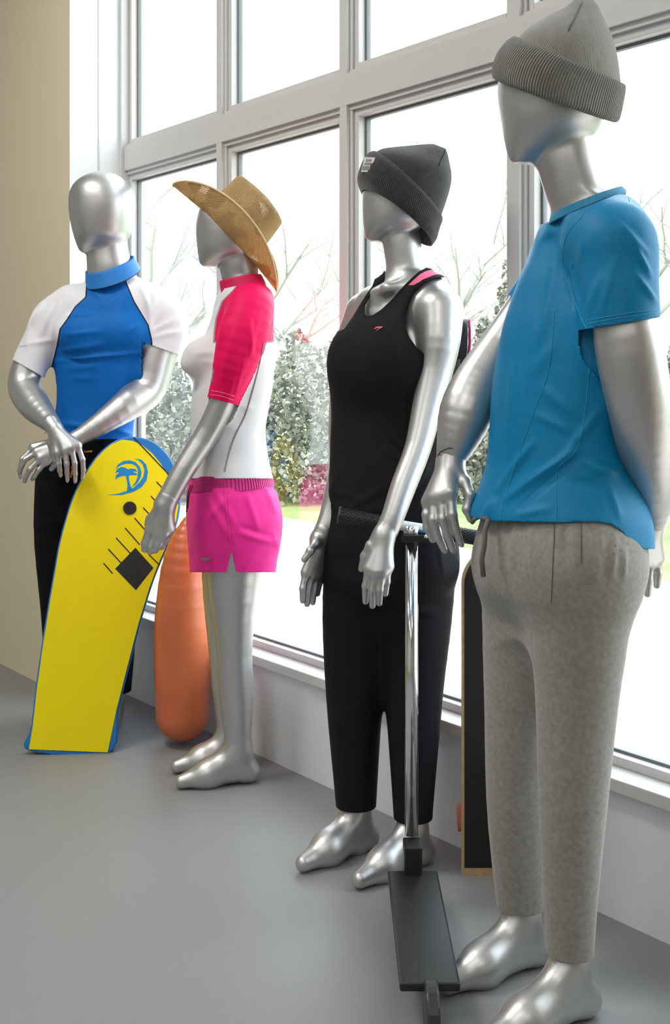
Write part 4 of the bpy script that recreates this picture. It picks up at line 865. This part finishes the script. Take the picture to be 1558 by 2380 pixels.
GK = knit('grey_knit_cuff', (.26, .25, .225), (.33, .315, .285), 150, .0022, (.12, .115, .10), 1.0); GK2 = knit('grey_knit_crown', (.27, .26, .235), (.34, .325, .30), 190, .0010, (.21, .20, .18), .6)
Y4 = M4.Y
cuff4 = [ringpx((1156, 181), (1424, 276), Y4, .112, (0, 3)), ringpx((1151, 176), (1434, 277), Y4, .118, (0, 4)), ringpx((1150, 160), (1440, 258), Y4, .120, (0, 4)), ringpx((1160, 128), (1446, 228), Y4, .120, (2, 3)), ringpx((1178, 103), (1449, 207), Y4, .118, (4, 2)), ringpx((1194, 91), (1448, 200), Y4, .115, (5, 2)), ringpx((1200, 92), (1444, 200), Y4, .110, (5, 2))]
crown4 = [ringpx((1196, 98), (1446, 204), Y4, .113, (5, 2)), ringpx((1206, 88), (1442, 180), Y4, .113, (4, 2)), ringpx((1222, 70), (1438, 145), Y4, .110, (4, 0)), ringpx((1249, 51), (1430, 105), Y4, .100, (3, 0)), ringpx((1282, 32), (1416, 66), Y4, .080, (2, 0)), ringpx((1315, 16), (1400, 34), Y4, .055, (0, 0)), ringpx((1334, 0), (1388, 10), Y4, .032, (0, 0)), ringpx((1347, -7), (1376, -3), Y4, .012, (0, 0))]
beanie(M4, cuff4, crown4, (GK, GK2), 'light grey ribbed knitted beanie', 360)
# hands
M4.hand([(1053, 1048, .11), (1048, 1072, .105)], (37, 36), [[(998, 1166, .085), (992, 1196, .075), (993, 1226, .075), (1006, 1254, .085)], [(1010, 1158, .07), (1007, 1208, .055), (1018, 1246, .06), (1032, 1276, .07)], [(1028, 1152, .06), (1029, 1206, .045), (1042, 1246, .05), (1052, 1276, .06)], [(1047, 1144, .055), (1052, 1196, .04), (1060, 1232, .045), (1071, 1262, .055)]], 12.5,
        [(1080, 1118, .07), (1094, 1150, .05), (1085, 1184, .045), (1094, 1207, .045)], 10.5, 19, .012, [(1, (-.2, -1, .2)), (2, (0, -1, .2)), (3, (0.1, -1, .1))])
M4.hand([(1518, 1196, 0), (1514, 1214, .005)], (36, 34), [[(1478, 1296, -.01), (1470, 1332, -.01), (1472, 1366, 0)], [(1494, 1304, .0), (1488, 1345, 0), (1488, 1380, .01)], [(1512, 1306, .01), (1508, 1346, .01), (1506, 1380, .02)], [(1528, 1296, .02), (1530, 1332, .02), (1528, 1360, .03)]], 11.5,
        [(1480, 1250, -.02), (1468, 1280, -.03), (1464, 1310, -.03)], 10.5, 18, .012)
M4.seam([(1015, 1064, .105), (1024, 1050, .082), (1042, 1042, .072), (1062, 1043, .075), (1080, 1056, .09), (1088, 1076, .105)], .0011)

# ------------------------------------------------------------------ yellow bodyboard leaning against the left mannequin
YEL = mat('yellow_foam_skin', (.88, .72, .0), .45, spec=.3, bump=(40, .05, .002)); BBL = mat('blue_foam_rail', (.01, .17, .50), .45); BRAIL = mat('violet_blue_rail', (.10, .15, .55), .5); BINK = mat('board_black_print', (.012, .012, .012), .5); BCY = mat('board_blue_print', (.0, .23, .60), .5)
ztop = P(305, 1014, 3.83)[2]; bn_ = np.array([.10, -1., .17]); bn_ /= np.linalg.norm(bn_); bc_ = P(305, 1014, 3.83)
def bp_(px, py):
    d = np.array([(px-HX)/F, 1, -(py-HY)/F]); o_ = np.array([0, 0, EYE]); return o_+d*(((bc_-o_)@bn_)/(d@bn_))
outl = [(305, 1014), (280, 1018), (258, 1029), (240, 1043), (221, 1063), (204, 1087), (188, 1113), (174, 1140), (163, 1168), (153, 1200), (143, 1235), (134, 1273), (127, 1313), (112, 1400), (96, 1500), (82, 1600), (72, 1690), (66, 1745), (252, 1752), (275, 1650), (300, 1550), (326, 1450), (352, 1365), (370, 1317), (388, 1275), (401, 1245), (413, 1212), (419, 1175), (419, 1140), (414, 1110), (404, 1080), (386, 1052), (362, 1030), (335, 1018)]
board = empty('bodyboard', [*bp_(160, 1748)[:2], 0], 'yellow and blue bodyboard with a palm print, leaning against black trousers', 'bodyboard')
def slab(name, pts, m, thick, back, parent):
    A = [bp_(*q)-bn_*0 for q in pts]; n = len(A)
    V = [a for a in A]+[a-bn_*thick for a in A]
    o = link(name, V, [tuple(range(n)), tuple(range(2*n-1, n-1, -1))]+[((i+1) % n, i, i+n, (i+1) % n+n) for i in range(n)], m, parent, False); return o
core = slab('foam_core', [tuple(q) for q in catmull(outl+[outl[0]], 140)[:-1]], BBL, .034, 0, board); bv = core.modifiers.new('b', 'BEVEL'); bv.width = .006; bv.segments = 3; bv.limit_method = 'ANGLE'; bv.angle_limit = .9
def inset(pts, r):
    c = np.mean(pts, 0); out = []
    n = len(pts)
    for i in range(n):
        a = np.array(pts[i-1], float); b = np.array(pts[(i+1) % n], float); t = b-a; t /= np.linalg.norm(t); nn = np.array([-t[1], t[0]]); p_ = np.array(pts[i], float)
        out.append(tuple(p_-nn*r))
    return out
yl = inset(outl, 4)
deck = [(284, 1022)]+yl[2:28]+[(404, 1138), (392, 1108), (374, 1078), (353, 1053), (331, 1035), (309, 1025)]
bpk = lambda x, y: bp_(x, y)
o = decal('deck_skin', deck, YEL, board, bpk, .0022, 'yellow deck skin')
lift = lambda x, y: bp_(x, y)+bn_*.0022
def bar(pts, w, m, name):
    a, b = np.array(pts[0], float), np.array(pts[1], float); t = (b-a)/np.linalg.norm(b-a); nn = np.array([-t[1], t[0]])*w
    return decal(name, [tuple(a+nn), tuple(b+nn), tuple(b-nn), tuple(a-nn)], m, o, lift, .0006)
bar(((311, 1017), (402, 1113)), 1.5, BINK, 'long_stripe')
for q in (((364, 1120), (388, 1145)), ((351, 1153), (372, 1176)), ((333, 1180), (352, 1200)), ((313, 1204), (341, 1236)), ((291, 1227), (325, 1266)), ((270, 1250), (303, 1286)), ((252, 1276), (283, 1310)), ((241, 1309), (262, 1333)), ((346, 1289), (372, 1314))): bar(q, 1.4, BINK, 'tick_mark')
decal('black_panel', [(315, 1273), (357, 1320), (316, 1372), (268, 1322)], BINK, o, lift, .0006)
zf = lambda q: (q[0]*.29525, 960+q[1]*.29525)
logo = [[(1060, 358), (1115, 368), (1152, 405), (1166, 465), (1155, 530), (1115, 585), (1050, 622), (960, 645), (840, 645), (930, 635), (1010, 610), (1050, 590), (1100, 545), (1130, 500), (1138, 450), (1125, 405), (1095, 375)],
        [(908, 445), (930, 405), (970, 380), (1020, 372), (1065, 385), (1100, 420), (1115, 465), (1108, 510), (1080, 555), (1035, 588), (1070, 540), (1085, 500), (1088, 450), (1075, 420), (1045, 402), (1000, 398), (960, 408), (930, 425)],
        [(908, 475), (925, 440), (955, 425), (985, 428), (1010, 445), (1030, 437), (1065, 440), (1085, 462), (1060, 460), (1045, 462), (1075, 475), (1085, 490), (1055, 488), (1015, 492), (1018, 530), (1030, 575), (1045, 605), (1000, 612), (1005, 570), (998, 525), (992, 495), (960, 497), (930, 508), (908, 525), (915, 490), (940, 470), (925, 465)]]
for nm, l_ in zip(('crescent_print', 'wave_print', 'palm_print'), logo): decal(nm, [zf(q) for q in l_], BCY, o, lift, .0007)
PLUG = mat('black_plastic', (.012, .011, .011), .4)
b = MB(); c = bp_(302, 1181); b.tube([c, c+bn_*.006], .0215, 28); pg = b.build('leash_plug', PLUG, board, False, 'black leash plug', .001)
b = MB(); b.box(c+bn_*.0075+np.array([-.006, 0, -.001]), (.0035, .002, .006)); b.build('plug_bar', BINK, pg, bevel=.0008)

# ------------------------------------------------------------------ orange float behind the board
ORG = mat('orange_plastic', (.62, .16, .06), .32, var=(9, (.50, .12, .045), .5))
pr = [(limb([P(436, 1212, 3.74), P(430, 1262, 3.74), P(425, 1330, 3.74), P(424, 1450, 3.74), P(424, 1560, 3.74), P(424, 1660, 3.74)], [.017, .048, .072, .090, .090, .085], 16), 0)]
V, Q, N = isosurface(pr, .006); V[:, 2] = np.maximum(V[:, 2], .0)
tag(link('plastic_float', V, Q, ORG), 'glossy orange plastic float standing between the yellow bodyboard and the pink shorts', 'float')

# ------------------------------------------------------------------ kick scooter in front of the tank top mannequin
RUB = mat('black_grip_rubber', (.028, .028, .031), .38); CHR = mat('chrome_tube', (.75, .76, .78), .12, 1.0); WHT = mat('white_bar_paint', (.75, .77, .80), .3); STR = mat('blue_bar_stripe', (.08, .22, .50), .4)
YS = 2.605
sc_ = empty('kick_scooter', [*P(957, HY, YS)[:2], 0], 'kick scooter with black ribbed grips and chrome stem, before the black trousers', 'scooter')
gl, gm, gr0, gr1 = P(786, 1197, YS), P(884, 1214, YS), P(1050, 1240, YS), P(1135, 1254, YS)
ax = (gr1-gl)/np.linalg.norm(gr1-gl)
b = MB(); b.tube([gl+ax*.02, gr1-ax*.02], .0115, 20); hb = b.build('handlebar', WHT, sc_, True, 'white handlebar')
b = MB(); b.tube([P(944, 1228.5, YS-.0075), P(1030, 1242, YS-.0075)], .0052, 8); b.build('bar_stripe', STR, hb, True)
def grip(a, b_, name='grip'):
    m = MB(); d = (b_-a); L_ = np.linalg.norm(d); d /= L_; pts, rr = [], []
    m.tube([a, a+d*.004, a+d*.0041, b_], [.0190, .0200, .0155, .0155], 26)
    u = np.cross(d, [0, 0, 1.]); u /= np.linalg.norm(u); v = np.cross(d, u); n = int(L_/.0058)
    for i in range(1, n):
        for j in range(14):
            t = 2*math.pi*(j+.5*(i % 2))/14; r_ = u*math.cos(t)+v*math.sin(t); w_ = np.cross(d, r_)
            m.box(a+d*(.005+i*.0055)+r_*.0160, (.0019, .0024, .0012), np.stack([d, w_, r_], 1))
    g_ = m.build(name, RUB, sc_, False, 'black rubber grip with raised tread'); return g_
grip(gl, gm); grip(gr1, gr0)
b = MB(); st = P(957, 1228, YS); b.tube([st+[0, 0, .006], st-[0, 0, .02]], .019, 20); b.tube([st-[0, 0, .02], [st[0], st[1], .16]], .0150, 24); b.build('stem', CHR, sc_, True, 'chrome stem')
b = MB(); b.box(P(966, 1249, YS-.004), (.031, .021, .0085)); b.build('clamp', PLUG, sc_, bevel=.003, label='black clamp')
b = MB(); b.tube([P(990, 1247, YS-.03), P(990, 1247, YS+.0)], .0045, 10); b.build('clamp_bolt', CHR, sc_, True)
b = MB(); b.box([st[0], YS-.27, .085], (.055, .24, .008)); b.box([st[0], YS-.03, .11], (.02, .03, .045)); b.build('deck', PLUG, sc_, bevel=.004)
for dy_ in (.0, -.54):
    b = MB(); b.tube([[st[0]-.012, YS+dy_, .055], [st[0]+.012, YS+dy_, .055]], .055, 28); b.build('wheel', RUB, sc_, bevel=.004)

# ------------------------------------------------------------------ longboard standing behind the sweatpants
WOOD = mat('pale_maple_edge', (.55, .38, .22), .5, var=(50, (.42, .27, .14), .7)); GT = mat('black_grip_tape', (.012, .011, .010), .9, bump=(400, .4, .001))
YL = 2.76
lb_ = empty('longboard', [*P(1168, HY, YL)[:2], 0], 'wooden longboard with black grip tape standing behind the grey sweatpants', 'skateboard')
pts = [(math.cos(t), math.sin(t)) for t in np.linspace(0, math.pi, 24)]
def lbp(r, y0=1360, dz=0): return [P(1168+c_*r, y0-s_*r*1.0, YL) for c_, s_ in pts]+[np.array([P(1168-r, 0, YL)[0], YL, .0+dz]), np.array([P(1168+r, 0, YL)[0], YL, .0+dz])]
A = lbp(94); n = len(A)
o2 = link('deck', [a+[0, .0, 0] for a in A]+[a+np.array([0, .014, 0]) for a in A], [tuple(range(n)), tuple(range(2*n-1, n-1, -1))]+[((i+1) % n, i, i+n, (i+1) % n+n) for i in range(n)], WOOD, lb_, False, 'pale wooden deck')
A = lbp(88, 1361, .02)
link('grip_tape', [a-[0, .0005, 0] for a in A]+[a-np.array([0, .0014, 0]) for a in A], [tuple(range(n)), tuple(range(n, 2*n))]+[((i+1) % n, i, i+n, (i+1) % n+n) for i in range(n)], GT, lb_, False, 'black grip tape')
b = MB(); cx_ = P(1168, 0, YL)[0]
for z_ in (.12, .62): b.box([cx_, YL+.032, z_], (.07, .018, .02))
b.v = b.v[:8]; b.f = b.f[:6]; b.build('truck', CHR, lb_, bevel=.003)
for sx_ in (-1, 1):
    b = MB(); b.tube([[cx_+sx_*.066, YL+.05, .12], [cx_+sx_*.10, YL+.05, .12]], .032, 22); b.build('wheel', ORG, lb_, True)

# ------------------------------------------------------------------ small backpack behind the tank top mannequin
BPK = mat('black_backpack_nylon', (.015, .014, .017), .6, bump=(80, .2, .001)); PIP = mat('pink_piping', (.75, .03, .16), .55)
YB = 2.96
bk = empty('backpack', P(1078, 850, YB), 'small black backpack with pink piping, behind the tank top mannequin\'s shoulder', 'backpack'); 
def bkr(y, xl_, xr_, hd, e=3.5): return ringpx((xl_, y), (xr_, y), YB, hd, (0, 0), e)
V, fc, an, rg = loft([bkr(852, 1056, 1078, .06), bkr(848, 1052, 1086, .085), bkr(820, 1050, 1094, .095), bkr(790, 1052, 1096, .095), bkr(765, 1058, 1095, .09), bkr(748, 1066, 1093, .075), bkr(741, 1076, 1090, .05)], 48, 30)
b = link('bag', *cap_last(V, fc, 48), BPK, bk)
b = MB(); b.tube([P(1092, 744, YB-.062), P(1093, 770, YB-.082), P(1092.5, 800, YB-.088), P(1089, 830, YB-.086), P(1083, 852, YB-.075)], .0030, 8); b.build('piping', PIP, bk, True, 'pink piping')
b = MB(); b.tube([P(1088, 762, YB-.085), P(1088, 800, YB-.094), P(1083, 838, YB-.09)], .0012, 6); b.build('zip', CHR, bk, True)
b = MB(); b.box(P(1076, 856, YB-.05), (.010, .012, .008)); b.build('tab', PIP, bk, bevel=.002)

M1.seam([(411, 824, -.03), (414, 810, -.02), (419, 797, -.01), (428, 794, 0)], .0014)
M1.seam([(428, 783, 0), (433, 773, .01), (442, 775, .02)], .0014)

# ------------------------------------------------------------------ sewn seams lying on the finished cloth
from mathutils.bvhtree import BVHTree
def stitch(o, lines, r, m, name='seam', step=5.0, label=None, smooth=2):
    me = o.data; dg = [tuple(v.co) for v in me.vertices]; bv = BVHTree.FromPolygons(dg, [tuple(p.vertices) for p in me.polygons])
    off = o.matrix_parent_inverse.inverted() if False else Matrix.Identity(4)
    for ln in lines:
        ln = np.array(ln, float); L_ = np.sum(np.linalg.norm(np.diff(ln, axis=0), axis=1)); q = catmull(ln, max(int(L_/step), 3)); pts = []
        for px, py in q:
            d = Vector(((px-HX)/F, 1, -(py-HY)/F)).normalized(); h = bv.ray_cast(Vector((0, 0, EYE)), d)
            if h[0] is None: continue
            p_ = np.array(h[0]-d*.0004)
            if pts and np.linalg.norm(p_-pts[-1]) > .06: continue
            pts.append(p_)
        if len(pts) < 3: continue
        b = MB(); b.tube(pts, r, 6); b.build(name, m, o, True, label)
def part(root, name):
    for c in root.children_recursive:
        if c.name.split('.')[0] == name: return c
SEAMB = mat('tee_seam_thread', (.02, .30, .50), .6); GREYS = mat('grey_seam_tape', (.26, .26, .27), .7); PKS = mat('pink_stitching', (.95, .45, .55), .6); PKD = mat('pink_seam', (.55, .012, .19), .6); GRS = mat('marl_seam', (.13, .12, .11), .9); KND = mat('charcoal_seam', (.008, .008, .009), .9); KNG = mat('grey_knit_seam', (.10, .095, .085), .9)
bpy.context.view_layer.update()
t_ = part(M4.root, 't_shirt')
stitch(t_, [[(1376, 462), (1355, 500), (1322, 540), (1309, 580), (1310, 620), (1330, 680), (1352, 740), (1364, 764)], [(1372, 775), (1370, 850), (1362, 940), (1342, 1040), (1300, 1085), (1294, 1120), (1293, 1212)], [(1290, 720), (1275, 860), (1240, 960), (1205, 1060), (1170, 1170), (1165, 1210)],
            [(1460, 450), (1475, 530), (1488, 620), (1494, 740)], [(1366, 753), (1430, 741), (1490, 732), (1528, 728)], [(1365, 745), (1430, 733), (1490, 724), (1528, 720)]], .0008, SEAMB)
t_ = part(M2.root, 'rash_shirt')
stitch(t_, [[(613, 797), (602, 850), (588, 905), (570, 965), (548, 1010), (532, 1055), (522, 1096)], [(497, 860), (494, 890)]], .0026, GREYS, label='flat grey seam')
stitch(t_, [[(491, 917), (515, 921), (543, 930)], [(492, 908), (515, 912), (545, 921)]], .0005, PKS)
stitch(part(M2.root, 'shorts'), [[(520, 1140), (526, 1200), (537, 1270)], [(527, 1140), (533, 1200), (545, 1272)]], .0007, PKD)
stitch(part(M4.root, 'sweatpants'), [[(1289, 1214), (1289, 1238), (1286, 1300), (1282, 1400)], [(1352, 1216), (1352, 1310)]], .0010, GRS)
for M_, l_, m_ in ((M4, [(1354, 4), (1340, 35), (1328, 58), (1322, 72)], KNG), (M3, [(1036, 347), (1030, 362), (1024, 375), (1020, 386)], KND)): stitch(part(M_.root, 'crown'), [l_], .0014, m_, step=4)
